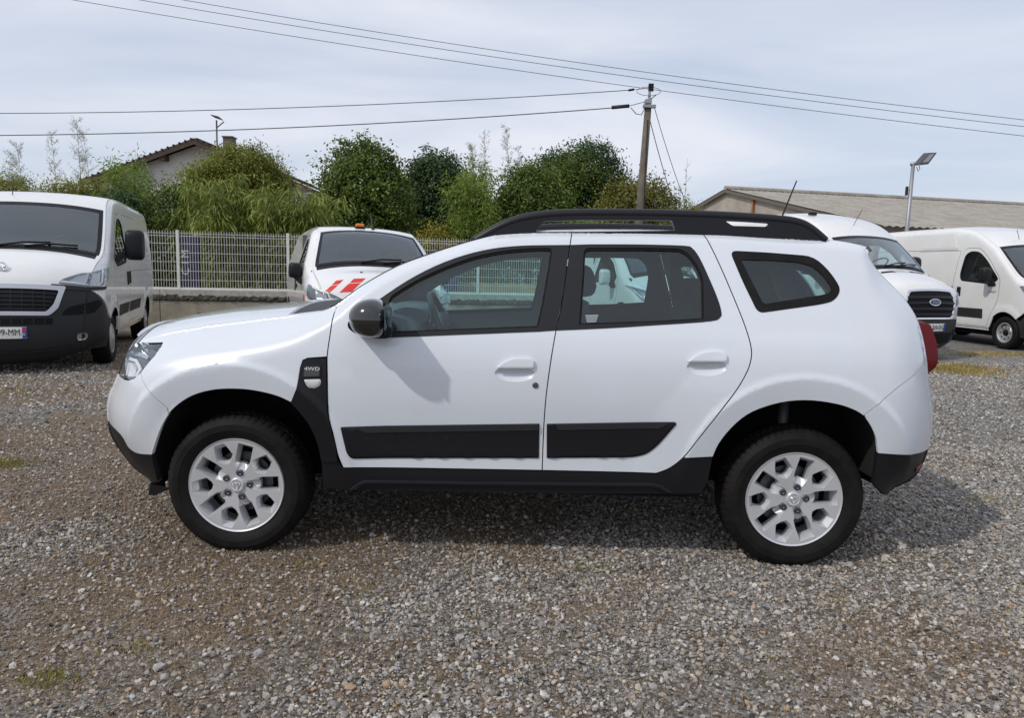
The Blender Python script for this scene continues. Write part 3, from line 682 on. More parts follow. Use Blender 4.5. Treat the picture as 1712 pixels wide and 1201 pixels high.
def leaves(P, Nrm, L, Wd, rg, fold=0.0):
    n = len(P); Nrm = Nrm/(np.linalg.norm(Nrm, axis=1)[:, None]+1e-9)
    a = rg.normal(0, 1, (n, 3)); t = np.cross(Nrm, a); t /= np.linalg.norm(t, axis=1)[:, None]+1e-9; b = np.cross(Nrm, t)
    l = (L*rg.uniform(.6, 1.3, n))[:, None]; w = (Wd*rg.uniform(.7, 1.2, n))[:, None]
    V = np.stack([P-t*l*.5, P+b*w*.5+t*l*.05, P+t*l*.5, P-b*w*.5+t*l*.05], 1).reshape(-1, 3)
    return V, np.arange(4*n).reshape(-1, 4)
def tree(name, label, cat, base, ells, mat, n, L, Wd, seed, group=None, clump=.22, trunk=True, trunkr=.12, shell=.55, upb=.4, tops=None):
    rg = np.random.default_rng(seed); x0, y0 = base
    root = empty(name, (x0, y0, 0)); tag(root, label, cat, group)
    E = np.array(ells, float); vol = E[:, 3]*E[:, 4]*E[:, 5]; ntot = 0; Vs = []; Cs = []
    ncl = max(30, int(n/55)); w = vol**.67; w /= w.sum()
    for e, ww in zip(E, w):
        k = int(ncl*ww)+4; d = rg.normal(0, 1, (k, 3)); d /= np.linalg.norm(d, axis=1)[:, None]
        rad = (shell+(1-shell)*rg.random(k))*(1+.10*rg.normal(0, 1, k))
        Cs.append(np.concatenate([e[:3]+d*rad[:, None]*e[3:], d], 1))
    Cs = np.concatenate(Cs); Cs = Cs[Cs[:, 2] > .15]
    m = n//len(Cs)+1; cr = clump*rg.uniform(.6, 1.5, len(Cs))
    P = np.repeat(Cs[:, :3], m, 0)+rg.normal(0, 1, (len(Cs)*m, 3))*np.repeat(cr, m)[:, None]*np.array([1, 1, .75])
    D = np.repeat(Cs[:, 3:], m, 0)*.8+rg.normal(0, .75, (len(Cs)*m, 3))+np.array([0, 0, upb])
    P[:, 2] = np.maximum(P[:, 2], .05)
    V, F = leaves(P, D, L, Wd, rg)
    crown = mk('crown', V, F, mat, root)
    if trunk:
        mb = MB(); top = E[:, 2].max(); lean = rg.normal(0, .12, 2)
        h0 = max(.5, (E[:, 2]-E[:, 5]).min()*.9+.4); mb.tube([(0, 0, 0), (lean[0]*.5, lean[1]*.5, h0), (lean[0], lean[1], top)], [trunkr, trunkr*.8, trunkr*.3], 8)
        for e in E:
            for q in range(5):
                d = rg.normal(0, 1, 3); d /= np.linalg.norm(d); tip = e[:3]+d*e[3:]*.85; st = Vector((lean[0]*.6, lean[1]*.6, h0*.7+.3*min(top, tip[2])))
                md_ = (st+Vector(tip))/2+Vector((0, 0, .12)); mb.tube([st, md_, tip], [trunkr*.4, trunkr*.25, trunkr*.08], 5, False)
        mb.build('trunk', BARK, root, True)
    return root
def bamboo(name, label, base, n_culm, h, spread, mat, seed, leafL=.30, leafW=.035, per=70, droop=1.0, group=None, h0=.25):
    rg = np.random.default_rng(seed); root = empty(name, (*base, 0)); tag(root, label, 'bamboo', group)
    mb = MB(); P = []; D = []
    for k in range(n_culm):
        bx_, by_ = rg.normal(0, .5, 2)*np.array(spread); a = rg.uniform(0, 6.28); hh = h*rg.uniform(.62, 1.05)*(1-.22*min(1.5, abs(bx_)/spread[0]))
        bend = hh*rg.uniform(.08, .26)*droop; pts = []
        for i in range(7):
            t = i/6; pts.append(Vector((bx_+math.cos(a)*bend*t**2.2, by_+math.sin(a)*bend*t**2.2, hh*(t-.12*droop*t**3))))
        mb.tube(pts, [.016*(1-.8*i/6) for i in range(7)], 5, False)
        for q in range(per):
            t = h0+(1-h0)*rg.random()**.8; i = min(5, int(t*6)); f_ = t*6-i; c = pts[i].lerp(pts[i+1], f_)
            off = rg.normal(0, 1, 3)*np.array([.20, .20, .12])*(1.25-t*.7)
            P.append(np.array(c)+off); D.append(off)
    P = np.array(P); D = np.array(D); n = len(P)
    # hanging lance leaves: long axis points out and down
    out = D/(np.linalg.norm(D, axis=1)[:, None]+1e-6); ax = out*.7+rg.normal(0, .45, (n, 3))+np.array([0, 0, -.75*droop+.1]); ax /= np.linalg.norm(ax, axis=1)[:, None]
    sd_ = np.cross(ax, rg.normal(0, 1, (n, 3))); sd_ /= np.linalg.norm(sd_, axis=1)[:, None]
    l = (leafL*rg.uniform(.5, 1.2, n))[:, None]; w = (leafW*rg.uniform(.6, 1.2, n))[:, None]
    V = np.stack([P, P+ax*l*.35+sd_*w, P+ax*l+np.array([0, 0, -1])*l*.15*droop, P+ax*l*.35-sd_*w], 1).reshape(-1, 3); V[:, 2] = np.maximum(V[:, 2], .02)
    mk('foliage', V, np.arange(4*n).reshape(-1, 4), mat, root); mb.build('culms', CULM, root, True)
    return root
def wisp(label, base, h, seed, n_tw=60, group='feathery bamboo tips above the trees', spread=.30, z0=.45):
    rg = np.random.default_rng(seed); root = empty('bamboo_wisp', (*base, 0)); tag(root, label, 'bamboo', group)
    mb = MB(); lean = rg.normal(0, .05, 2)*h; pts = [Vector((lean[0]*t*t, lean[1]*t*t, h*t)) for t in np.linspace(0, 1, 8)]
    mb.tube(pts, [.020*(1-.85*i/7) for i in range(8)], 5, False); P = []
    for q in range(n_tw):
        t = z0+(1-z0)*rg.random(); c = pts[0].lerp(pts[-1], t); a = rg.uniform(0, 6.28); l = spread*(1.5-t)*rg.uniform(.7, 1.5)
        e = c+Vector((math.cos(a)*l, math.sin(a)*l, l*.85)); mb.tube([c, (c+e)/2+Vector((0, 0, -.02)), e], [.0045, .0035, .002], 3, False)
        for w in range(10): P.append(np.array(c.lerp(e, rg.uniform(.25, 1.05)))+rg.normal(0, .03, 3))
    P = np.array(P); V, F = leaves(P, rg.normal(0, 1, P.shape), .11, .012, rg)
    mk('leaves', V, F, LM['pale'], root); mb.build('culm', pmat('grey_culm', (.20,.20,.15), .7), root)
    return root
G1 = 'trees and shrubs behind the fence'
tree('round_tree', 'tall round mid-green broadleaf tree behind the orange-beacon van', 'tree', (-4.65, 22), [(0,0,3.9,1.05,1.0,1.1),(.15,0,3.2,1.35,1.2,1.2),(-.2,0,2.2,1.3,1.2,1.2),(.3,0,1.4,1.2,1.1,1.0)], LM['green'], 60900, 0.104, 0.061, 1, G1, .13, shell=.84)
tree('evergreen_tree', 'dark glossy evergreen tree right of the round green tree', 'tree', (-2.85, 26), [(-.1,0,4.3,.95,.9,1.0),(.5,0,3.6,.75,.8,.9),(-.6,0,3.5,.7,.8,.9),(.1,0,2.4,1.2,1.0,1.3)], LM['dark'], 43500, 0.120, 0.070, 2, G1, .17, shell=.66)
tree('yellow_shrub', 'small yellow-olive shrub at the foot of the dark evergreen', 'shrub', (-2.36, 20.6), [(0,0,1.75,.58,.5,.85),(.3,0,1.3,.5,.5,.8)], LM['yellow'], 13050, 0.080, 0.041, 3, G1, .12, trunkr=.04)
bamboo('bright_bamboo', 'bright green upright bamboo clump beside the dark evergreen', (-1.28, 21), 64, 4.75, (.52, .5), LM['bamboo'], 4, .17, .016, 480, .55, G1, .15)
tree('bushy_tree', 'mid-green bushy tree between the bright bamboo and the utility pole', 'tree', (.30, 22), [(0,0,3.3,.95,.9,1.15),(-.4,0,2.4,.8,.8,1.1),(.55,0,2.4,.8,.8,1.1)], LM['green'], 40600, 0.104, 0.053, 5, G1, .15, shell=.7)
tree('needle_tree', 'tall dark green bushy tree just left of the utility pole', 'tree', (1.95, 25), [(.25,0,4.7,.95,.9,.85),(-.75,0,4.5,.65,.7,.75),(1.0,0,4.2,.5,.6,.7),(.1,0,3.6,1.35,1.1,.9),(.2,0,2.4,1.2,1.0,1.2)], LM['dark'], 34800, 0.120, 0.049, 6, G1, .16, shell=.68)
tree('needle_tree', 'lighter green bushy tree overlapping the tall dark tree by the pole', 'tree', (1.55, 24.4), [(.1,0,4.3,.95,.7,.75),(-.5,0,3.8,.7,.7,.8)], LM['green'], 24650, 0.096, 0.041, 16, G1, .16, shell=.6)
tree('yellow_shrub', 'yellowish young shrub in front of the tall dark tree', 'shrub', (.95, 23.2), [(0,0,3.55,.42,.4,.6),(.1,0,2.6,.5,.5,.8)], LM['yellow'], 7250, 0.072, 0.037, 7, G1, .14, trunkr=.04)
tree('low_shrub', 'fresh green low shrub in front of the brown-green tree', 'shrub', (1.75, 21.5), [(0,0,2.1,.75,.7,.75),(.2,0,1.4,.8,.7,.8)], LM['bamboo'], 21750, 0.080, 0.037, 8, G1, .15, trunkr=.05)
tree('hazel_tree', 'round brownish green tree behind the utility pole', 'tree', (3.55, 23.2), [(.25,0,3.1,.95,.9,1.1),(-.35,0,2.8,.95,.9,1.2),(.2,0,1.8,1.1,1.0,1.1)], LM['brown'], 43500, 0.096, 0.053, 9, G1, .17, shell=.7)
tree('yellow_shrub', 'small yellow shrub against the old barn gable', 'shrub', (5.32, 24), [(0,0,3.1,.40,.4,.55),(.1,0,2.2,.6,.5,.8)], LM['yellow'], 8700, 0.072, 0.037, 10, G1, .13, trunkr=.04)
tree('olive_tree', 'wide olive-yellow spreading tree in front of the house', 'tree', (-8.75, 23), [(.25,0,4.15,1.15,1.0,.72),(-.7,0,3.75,.75,.8,.6),(1.0,0,3.75,.65,.8,.62),(.1,0,3.1,1.4,1.0,.8)], LM['olive'], 46400, 0.088, 0.041, 11, G1, .15, shell=.7, trunkr=.1)
bamboo('drooping_bamboo', 'drooping long-leaved bamboo hanging over the fence, below the olive tree', (-7.45, 19.3), 62, 4.25, (.85, .5), LM['droop'], 12, .27, .020, 430, 1.3, G1, .12)
bamboo('drooping_bamboo', 'drooping long-leaved bamboo beside the round green tree', (-5.8, 19.2), 58, 4.0, (.80, .5), LM['droop'], 13, .27, .020, 430, 1.3, G1, .12)
tree('hedge_shrub', 'dense dark green shrub behind the blue sign board', 'shrub', (-9.15, 20), [(0,0,2.6,.85,.8,.85),(-.2,0,1.6,1.0,.8,1.0),(.5,0,2.2,.7,.7,.8)], LM['green'], 31900, 0.080, 0.041, 14, G1, .15, shell=.65, trunkr=.06)
tree('hedge_shrub', 'dark shrub hugging the long side of the left-hand van', 'shrub', (-10.45, 19.4), [(0,0,2.2,.75,.7,1.0),(-.4,0,1.4,.8,.7,.9)], LM['dark'], 21750, 0.080, 0.041, 15, G1, .15, trunkr=.06)
bamboo('green_bamboo', 'feathery green bamboo standing before the house gable', (-10.95, 21), 40, 4.75, (.34, .5), LM['bamboo'], 17, .16, .015, 420, .6, G1, .2)
bamboo('brown_bamboo', 'browning bamboo clump left of the green one before the house', (-11.9, 22.5), 32, 4.0, (.55, .4), LM['yellow'], 18, .15, .014, 360, .6, G1, .3)
tree('hedge_shrub', 'yellow-green hedge above the roof of the left-hand van', 'shrub', (-13.1, 22), [(-.2,0,2.9,.95,.8,.75),(.5,0,2.9,.6,.7,.85),(0,0,2.0,1.2,.8,.9)], LM['olive'], 31900, 0.072, 0.033, 19, G1, .16, trunkr=.06)
tree('hedge_shrub', 'yellow-green hedge at the far end of the row, by the feathery tips', 'shrub', (-15.2, 22), [(0,0,3.0,1.1,.8,.85),(.2,0,2.0,1.2,.8,.9)], LM['olive'], 29000, 0.072, 0.033, 20, G1, .16, trunkr=.06)
for k, (x_, y_, h_) in enumerate(((-16.3,24,4.7),(-15.8,24,4.9),(-14.75,24,5.3),(-14.0,24,5.7),(-13.85,24.4,5.4))):
    wisp('pale feathery bamboo tip rising left of the house roof', (x_, y_), h_, 50+k, 75, 'feathery bamboo tips left of the house', .28)
for k, (x_, y_, h_) in enumerate(((-1.2,21.6,4.85),(-.95,21.8,5.15),(-.22,23,5.5),(-.3,23.1,5.1))):
    wisp('pale feathery bamboo tip rising above the bright bamboo', (x_, y_), h_, 60+k, 60, 'feathery bamboo tips above the bright bamboo', .22, .6)
for k, (x_, y_, h_) in enumerate(((5.2,24.2,4.95),(5.05,24.1,4.2))):
    wisp('thin bare sapling standing left of the barn gable', (x_, y_), h_, 70+k, 18, 'bare saplings by the barn', .16, .5)
# dark understorey that closes the gap between the shrubs and the ground
hd = tree('under_hedge', 'dark leafy undergrowth along the foot of the shrubs behind the fence', 'hedge', (-4.0, 20.9), [(x_,.25*math.sin(x_*3),.9,.9,.45,.95) for x_ in np.arange(-8.5, 9.5, .9)], LM['dark'], 37700, 0.104, 0.049, 33, None, .2, trunk=False, shell=.5)
hd['kind'] = 'stuff'; del hd['category']
# ------------------------------------------------------------------ house behind the trees
hs_ = empty('gabled_house', (-14.7, 34, 0)); tag(hs_, 'pale rendered house with a low brown tiled gable roof behind the bamboo', 'house')
RENDER = pmat('old_render', (.62,.61,.58), .9, bump=.3, bscale=12, col2=(.48,.47,.45), vscale=1.2)
TILE = pmat('brown_roof_tile', (.085,.058,.045), .8, bump=.5, bscale=20, col2=(.045,.035,.03), vscale=6)
WOOD = pmat('brown_timber', (.075,.048,.035), .8, col2=(.05,.035,.028))
HW = 5.3; AZ = 6.75; EZ = 4.85
prism('wall', [(-HW+.5,0),(HW-.5,0),(HW-.5,EZ+.05),(0,AZ-.12),(-HW+.5,EZ+.05)], [], .45, 9, RENDER, hs_, h=2, bev=0)
for s_ in (-1, 1):
    rf = MB(); ln = math.hypot(HW, AZ-EZ); 
    V = [(0, -.05, AZ+.10), (s_*HW, -.05, EZ+.02), (s_*HW, 9.5, EZ+.02), (0, 9.5, AZ+.10), (0, -.05, AZ+.0), (s_*HW, -.05, EZ-.08), (s_*HW, 9.5, EZ-.08), (0, 9.5, AZ)]
    rf.add(V, [(0, 1, 2, 3), (4, 7, 6, 5), (0, 4, 5, 1), (1, 5, 6, 2)]); ro = rf.build('roof_slope', TILE, hs_)
    for k in range(20):
        t = (k+.5)/20; x_ = s_*HW*t; z_ = AZ+.10+(EZ+.02-AZ-.10)*t
        MB().tube([(x_, -.09, z_+.01), (x_, .6, z_+.01)], .045, 8).build('verge_tile', TILE, ro, True)
    MB().add([(0, -.08, AZ-.02), (s_*HW, -.08, EZ-.10), (s_*HW, -.08, EZ-.26), (0, -.08, AZ-.18), (0, -.03, AZ-.02), (s_*HW, -.03, EZ-.10), (s_*HW, -.03, EZ-.26), (0, -.03, AZ-.18)], [(0, 1, 2, 3), (4, 7, 6, 5), (3, 2, 6, 7), (0, 4, 5, 1)]).build('barge_board', WOOD, ro)
    for t in (.28, .55, .8):
        x_ = s_*HW*t; z_ = AZ+(EZ-AZ)*t-.30
        MB().box(x_-.11, x_+.11, -.02, .5, z_-.06, z_+.16).build('purlin_end', WOOD, hs_)
for (x_, z0, z1) in ((-.35, 4.78, 5.55), (1.6, 4.55, 5.3)):
    w_ = MB(); w_.box(x_-.26, x_+.26, .42, .46, z0, z1); wo_ = w_.build('window', pmat('window_dark', (.03,.033,.035), .2), hs_)
    MB().box(x_-.32, x_-.26, .38, .46, z0-.05, z1+.06).build('window_jamb', RENDER, wo_); MB().box(x_+.26, x_+.32, .38, .46, z0-.05, z1+.06).build('window_jamb', RENDER, wo_)
    MB().box(x_-.34, x_+.34, .38, .46, z1, z1+.10).build('lintel', RENDER, wo_); MB().box(x_-.03, x_+.03, .40, .425, z0, z1).build('mullion', WHITEP, wo_)
ch = MB(); ch.box(.92, 1.34, .9, 1.4, 6.2, 7.06); co_ = ch.build('chimney', pmat('chimney_brick', (.16,.12,.10), .9, bump=.4, bscale=10, col2=(.10,.085,.08), vscale=5), hs_)
MB().box(.88, 1.38, .86, 1.44, 7.06, 7.12).build('chimney_cap', pmat('chimney_brick', (.1,.1,.1)), co_)
sl = empty('solar_lamp', (-12.3, 30.5, 0)); tag(sl, 'small solar panel lamp on a thin pole beside the house chimney', 'lamp')
MB().tube([(0, 0, 0), (.02, 0, 7.0)], .035, 8).build('pole', STEEL, sl, True)
MB().add([(-.16,-.12,7.17),(.16,-.14,7.10),(.22,.16,7.02),(-.10,.18,7.12),(-.16,-.12,7.20),(.16,-.14,7.13),(.22,.16,7.05),(-.10,.18,7.15)], [(0,3,2,1),(4,5,6,7),(0,1,5,4),(1,2,6,5),(2,3,7,6),(3,0,4,7)]).build('solar_panel', pmat('solar_cell', (.02,.022,.03), .2), sl)
MB().tube([(.01, 0, 6.70), (.32, 0, 6.95)], .022, 6).build('lamp_arm', STEEL, sl)
# ------------------------------------------------------------------ long barn on the right
bn = empty('long_barn', (12.2, 45.6, 0)); bn.rotation_euler = (0, 0, math.atan2(.26, .966)); tag(bn, 'long old barn with a corrugated grey roof and stained cream gable', 'barn')
BH, BE, BW_, BL = 6.4, 3.64, 13.0, 60.0
BARNW = pmat('stained_cream_render', (.50,.45,.37), .9, bump=.3, bscale=4, col2=(.30,.27,.23), vscale=.55)
def corrug():
    m = pmat('corrugated_fibre_cement', (.37,.34,.295), .9, bump=0, col2=(.25,.23,.20), vscale=1.3); t = m.node_tree; b = t.nodes['Principled BSDF']
    co = N(t, 'ShaderNodeTexCoord'); wv = N(t, 'ShaderNodeTexWave', ins={'Scale': 1.9, 'Distortion': .15}); wv.bands_direction = 'X'; t.links.new(co.outputs['Object'], wv.inputs['Vector'])
    bp = N(t, 'ShaderNodeBump', ins={'Strength': .5, 'Distance': .04}); t.links.new(wv.outputs[0], bp.inputs['Height']); t.links.new(bp.outputs[0], b.inputs['Normal']); return m
CORR = corrug()
# local x along the ridge, local -y towards the yard
mk('gable_wall', [(.25,-BW_+.4,0),(.25,BW_-.4,0),(.25,BW_-.4,BE+.03),(.25,0,BH-.1),(.25,-BW_+.4,BE+.03)], [(0,4,3,2,1)], BARNW, bn)
def roofsheet(s_):
    V = []; F = []; nx = 600; nz = 7
    for i in range(nx+1):
        x_ = BL*i/nx
        for j in range(nz+1):
            t = j/nz; V.append((x_, s_*(BW_+.25)*t, BH+(BE-.05-BH)*t+.035*math.cos(i*math.pi*.5*2/1.0*.5)+(-.02 if 0 else 0)))
    for i in range(nx):
        for j in range(nz): F.append((i*(nz+1)+j, (i+1)*(nz+1)+j, (i+1)*(nz+1)+j+1, i*(nz+1)+j+1))
    return mk('roof_sheet', V, F, CORR, bn)
roofsheet(-1); roofsheet(1)
for s_ in (-1, 1): MB().add([(0,0,BH-.02),(0,s_*(BW_+.25),BE-.09),(0,s_*(BW_+.25),BE-.27),(0,0,BH-.2),(.06,0,BH-.02),(.06,s_*(BW_+.25),BE-.09),(.06,s_*(BW_+.25),BE-.27),(.06,0,BH-.2)], [(0,1,2,3),(4,7,6,5),(3,2,6,7),(0,4,5,1)]).build('barge_board', pmat('grey_board', (.14,.12,.10), .9), bn)
MB().tube([(0,0,BH+.05),(BL,0,BH+.05)], .16, 8).build('ridge_cap', CORR, bn)
mk('long_wall', [(.25,-BW_+.4,0),(7.0,-BW_+.4,0),(7.0,-BW_+.4,BE),(.25,-BW_+.4,BE)], [(0,1,2,3)], BARNW, bn)
mk('open_bay_back', [(7.0,-BW_+4,0),(BL,-BW_+4,0),(BL,-BW_+4,BE+.8),(7.0,-BW_+4,BE+.8)], [(0,1,2,3)], pmat('bay_dark', (.05,.05,.055), .9), bn)
MB().box(7.0, BL, -BW_+.3, -BW_+.5, BE-.42, BE-.16).build('eaves_beam', pmat('dark_beam', (.05,.05,.055), .8), bn)
for x_ in np.arange(12.0, BL, 6): MB().box(x_-.12, x_+.12, -BW_+.3, -BW_+.55, 0, BE-.42).build('bay_post', pmat('dark_beam', (.05,.05,.05)), bn)
MB().box(.12, .22, -2.95, -2.80, 0, 5.55).build('rusty_pipe', pmat('rust', (.36,.14,.05), .8, col2=(.22,.09,.04)), bn)
# ------------------------------------------------------------------ utility pole and cables
pole = empty('utility_pole', (3.42, 22, 0)); tag(pole, 'weathered wooden utility pole with steel bracket and grey cables', 'utility pole')
PW = pmat('weathered_pole', (.17,.145,.115), .95, bump=.6, bscale=25, col2=(.10,.085,.07), vscale=3)
MB().tube([(0, 0, 0), (.03, 0, 3.0), (.14, 0, 6.05)], [.135, .125, .095], 14).build('post', PW, pole, True)
br = MB(); br.tube([(.14, -.05, 5.85), (.16, -.05, 6.62)], .04, 8).box(-.02, .34, -.16, -.02, 6.03, 6.11).box(.04, .22, -.14, .12, 6.15, 6.26)
br.tube([(.16, -.05, 6.25), (.34, -.05, 6.40)], .02, 6).build('bracket', pmat('galvanised', (.32,.33,.35), .5, metal=.6), pole)
MB().box(.12, .26, -.1, .0, 6.50, 6.70).build('top_fitting', PLAST, pole)
MB().tube([(.13, -.1, 5.7), (.12, -.14, 4.0), (.15, -.15, 2.4)], .012, 6).build('down_cable', PLAST, pole)
def loopc(c, rx, rz): return [(c[0]+rx*math.cos(t), c[1], c[2]+rz*math.sin(t)) for t in np.linspace(0, 2*math.pi, 20)]
MB().tube(loopc((.12, -.1, 6.48), .34, .12), .007, 5, False).build('cable_loop', PLAST, pole, True)
MB().tube([(-.36,-.05,6.03), (-.20,-.05,5.86), (-.05,-.05,5.84), (.06,-.05,6.08)], .012, 5).build('cable_loop', PLAST, pole, True)
CABLE = pmat('grey_cable', (.10,.10,.11), .7)
def wire(label, a, b, sag, r=.011, group=None, mid=None, name='overhead_cable'):
    a, b = Vector(a), Vector(b); pts = []
    for i in range(41):
        t = i/40; p_ = a.lerp(b, t); p_.z -= sag*4*t*(1-t); pts.append(p_)
    o = MB().tube(pts, r, 5, False).build(name, CABLE, None, True); tag(o, label, 'cable', group); return o
# three line wires crossing high above, further back than the pole
q = 26/22.
for k, (za, xa, zr) in enumerate(((8.73,-9.52,6.02),(8.70,-10.76,5.83),(8.66,-12.73,5.56))):
    H0 = 1.4; f_ = lambda x_, z_: (x_*q, 26, H0+(z_-H0)*q)
    sl_ = (zr-za)/(14.3-xa); dz = 9*sl_
    wire(('topmost', 'middle', 'lowest')[k]+' of the three parallel wires crossing the sky above the utility pole', f_(xa-9, za-dz+.35), f_(14.3+9, zr+dz+.25), .62, .010, 'parallel wires crossing the sky')
w1 = wire('upper black cable running left from the top of the utility pole', (-24, 23.5, 5.70), (3.05, 22, 6.53), .30, .012)
w2 = wire('lower black cable running left from the utility pole over the house roof', (-24, 23.5, 5.0), (2.8, 22, 6.05), .32, .015)
for nm, lb, a, b, rr_ in (('cable_sleeve', 'short black sleeve where the upper cable meets the pole', (2.98, 22, 6.52), (3.14, 22, 6.55), .032), ('cable_sleeve', 'long maroon sleeve on the lower cable beside the pole', (2.52, 22, 6.035), (3.02, 22, 6.09), .052)):
    o = MB().tube([a, b], rr_, 8).build(nm, PLAST if 'black' in lb else pmat('maroon_sleeve', (.030,.014,.018), .6), None, True); tag(o, lb, 'cable sleeve')
wire('lead linking the short sleeve to the pole top', (3.14, 22, 6.55), (3.56, 21.95, 6.60), .02, .007)
wire('lead linking the maroon sleeve to the pole bracket', (3.02, 22, 6.09), (3.45, 21.95, 6.2), .0, .010)
wire('service cable dropping right from the pole bracket, inner one', (3.60, 22, 5.8), (5.1, 24.5, 3.2), .12, .012)
wire('service cable dropping right from the pole top, outer one', (3.72, 22, 6.12), (5.6, 25.0, 3.3), .15, .010)
# ------------------------------------------------------------------ yard floodlight
fl_ = empty('floodlight_post', (11.20, 22, 0)); tag(fl_, 'grey steel post with a tilted floodlight head behind the vans', 'street lamp')
GALV = pmat('galvanised', (.32,.33,.35), .5, metal=.6)
MB().tube([(0, 0, 0), (.03, 0, 2.4), (.05, 0, 4.62)], [.070, .060, .050], 14).build('post', GALV, fl_, True)
MB().tube([(-.02, 0, 4.63), (.16, 0, 4.66)], .05, 8).build('knuckle', GALV, fl_, True)
hdl = MB().add([(.10,-.16,4.58),(.40,-.16,4.62),(.62,-.16,4.95),(.40,-.16,4.93),(.10,.16,4.62),(.40,.16,4.66),(.62,.16,5.0),(.40,.16,4.98)], [(0,1,2,3),(4,7,6,5),(0,4,5,1),(1,5,6,2),(2,6,7,3),(3,7,4,0)]).build('lamp_head', pmat('lamp_housing', (.06,.062,.07), .5), fl_, bevel=.01)
MB().add([(.22,-.163,4.66),(.39,-.163,4.69),(.55,-.163,4.92),(.41,-.163,4.90)], [(0,1,2,3)]).build('lamp_glass', pmat('lamp_glass', (.30,.31,.30), .2), fl_)
MB().tube([(.10,-.1,4.55),(.16,-.1,4.42),(.20,-.1,4.5),(.17,-.1,4.58)], .010, 5).build('lead', PLAST, fl_, True)
MB().box(-.09, -.05, -.05, .05, 3.75, 4.0).build('junction_box', PLAST, fl_)
def ellip(c, r, nu=24, nv=14, f=None):
    V = []; F = []
    for i in range(nv+1):
        ph = math.pi*i/nv
        for k in range(nu):
            t = 2*math.pi*k/nu; d = Vector((math.sin(ph)*math.cos(t), math.sin(ph)*math.sin(t), math.cos(ph)))
            if f: d = f(d)
            V.append((c[0]+r[0]*d[0], c[1]+r[1]*d[1], c[2]+r[2]*d[2]))
    for i in range(nv):
        for k in range(nu): F.append((i*nu+k, (i+1)*nu+k, (i+1)*nu+(k+1) % nu, i*nu+(k+1) % nu))
    return V, F
# ------------------------------------------------------------------ vans parked behind
VPAINT = pmat('white_van_paint', (.78,.785,.79), .30, coat=.8, col2=(.72,.715,.70), vscale=1.5, coat_r=.06)
VCLAD = pmat('van_grey_cladding', (.022,.023,.026), .55, spec=.35)
SEAM = INNER
LAMPB = pmat('lamp_bowl', (.42,.43,.45), .18, metal=.8)
def van_wheel(parent, x, y, s_, style, r=.335, w=.215):
    rr_ = r*.60
    t = MB().lathe([(rr_, .02), (rr_+.01, .0), (r*.80, -.012), (r*.93, -.006), (r*.985, .012), (r, .04), (r, w-.04), (r*.98, w-.01), (r*.8, w), (rr_, w)], 40)
    wh_ = MB()
    if style == 'steel':
        wh_.lathe([(rr_+.004, .006), (rr_-.012, .004), (rr_-.022, .02), (rr_-.03, .05), (rr_*.80, .055), (rr_*.70, .030), (rr_*.45, .026), (rr_*.40, .05), (0, .05)], 36)
        m = pmat('silver_steel_wheel', (.50,.51,.52), .4, metal=.6)
    else:
        wh_.lathe([(rr_+.004, .006), (rr_-.01, -.004), (rr_*.85, .004), (rr_*.75, -.008), (rr_*.35, -.016), (rr_*.30, -.022), (0, -.022)], 36)
        m = pmat('grey_hubcap', (.42,.43,.44), .4, metal=.4)
    w0 = wh_.build('wheel', m, parent, auto=40); w0.location = (x, s_*y, r-.004); w0.rotation_euler = (0, 0, 0 if s_ < 0 else math.pi)
    to = t.build('tyre', RUBBER, w0, True)
    for k in range(8 if style == 'steel' else 9):
        a = 2*math.pi*k/(8 if style == 'steel' else 9)
        if style == 'steel': MB().lathe([(0, .026), (.016, .026), (.018, .032)], 12, (rr_*.62*math.cos(a), 0, rr_*.62*math.sin(a))).build('vent_hole', INNER, w0)
        else: MB().lathe([(0, -.003), (.020, -.003), (.022, .002)], 12, (rr_*.70*math.cos(a), 0, rr_*.70*math.sin(a))).build('vent_hole', INNER, w0)
    MB().lathe([(0, .020 if style == 'steel' else -.026), (.055, .022 if style == 'steel' else -.024), (.06, .05)], 24).build('hub', INNER if style == 'steel' else m, w0, True)
def van_mirror(parent, body, x, z, s_, white=False, hgt=.36, mw_=.115, ma_=.12):
    y0 = float(body.W(x, z)[0]); mm_ = empty('door_mirror'); mm_.parent = parent
    arm = MB().add([(x-.10, s_*(y0-.02), z-.14), (x+.14, s_*(y0-.02), z-.16), (x+.06, s_*(y0+.03), z+.02), (x-.04, s_*(y0+.03), z+.02), (x-.03, s_*(y0+.13), z-.03), (x+.06, s_*(y0+.13), z-.03), (x+.05, s_*(y0+.13), z+.04), (x-.03, s_*(y0+.13), z+.04)], [(0,1,2,3),(3,2,6,7),(0,3,7,4),(1,5,6,2),(0,4,5,1),(4,7,6,5)]).build('mirror_arm', PLAST, mm_, bevel=.008)
    yc = s_*(y0+ma_+mw_); 
    sh = lambda V: [( (x+.02)+(a-(x+.02))*(1.0 if a < x+.02 else .5), b, c) for a, b, c in V]
    def sq(d): return Vector((d[0], math.copysign(abs(d[1])**.40, d[1]), math.copysign(abs(d[2])**.42, d[2])))
    V, F = ellip((x+.02, yc, z+hgt*.30), (.11, mw_, hgt*.5), 24, 18, sq)
    mk('mirror_shell', sh(V), F, VPAINT if white else PLAST, mm_, True)
    MB().add([(x+.073, yc-mw_*.82, z-.05*hgt), (x+.073, yc+mw_*.82, z-.05*hgt), (x+.073, yc+mw_*.82, z+hgt*.68), (x+.073, yc-mw_*.82, z+hgt*.68)], [(0,1,2,3)]).build('mirror_glass', CHROME, mm_)
    return mm_
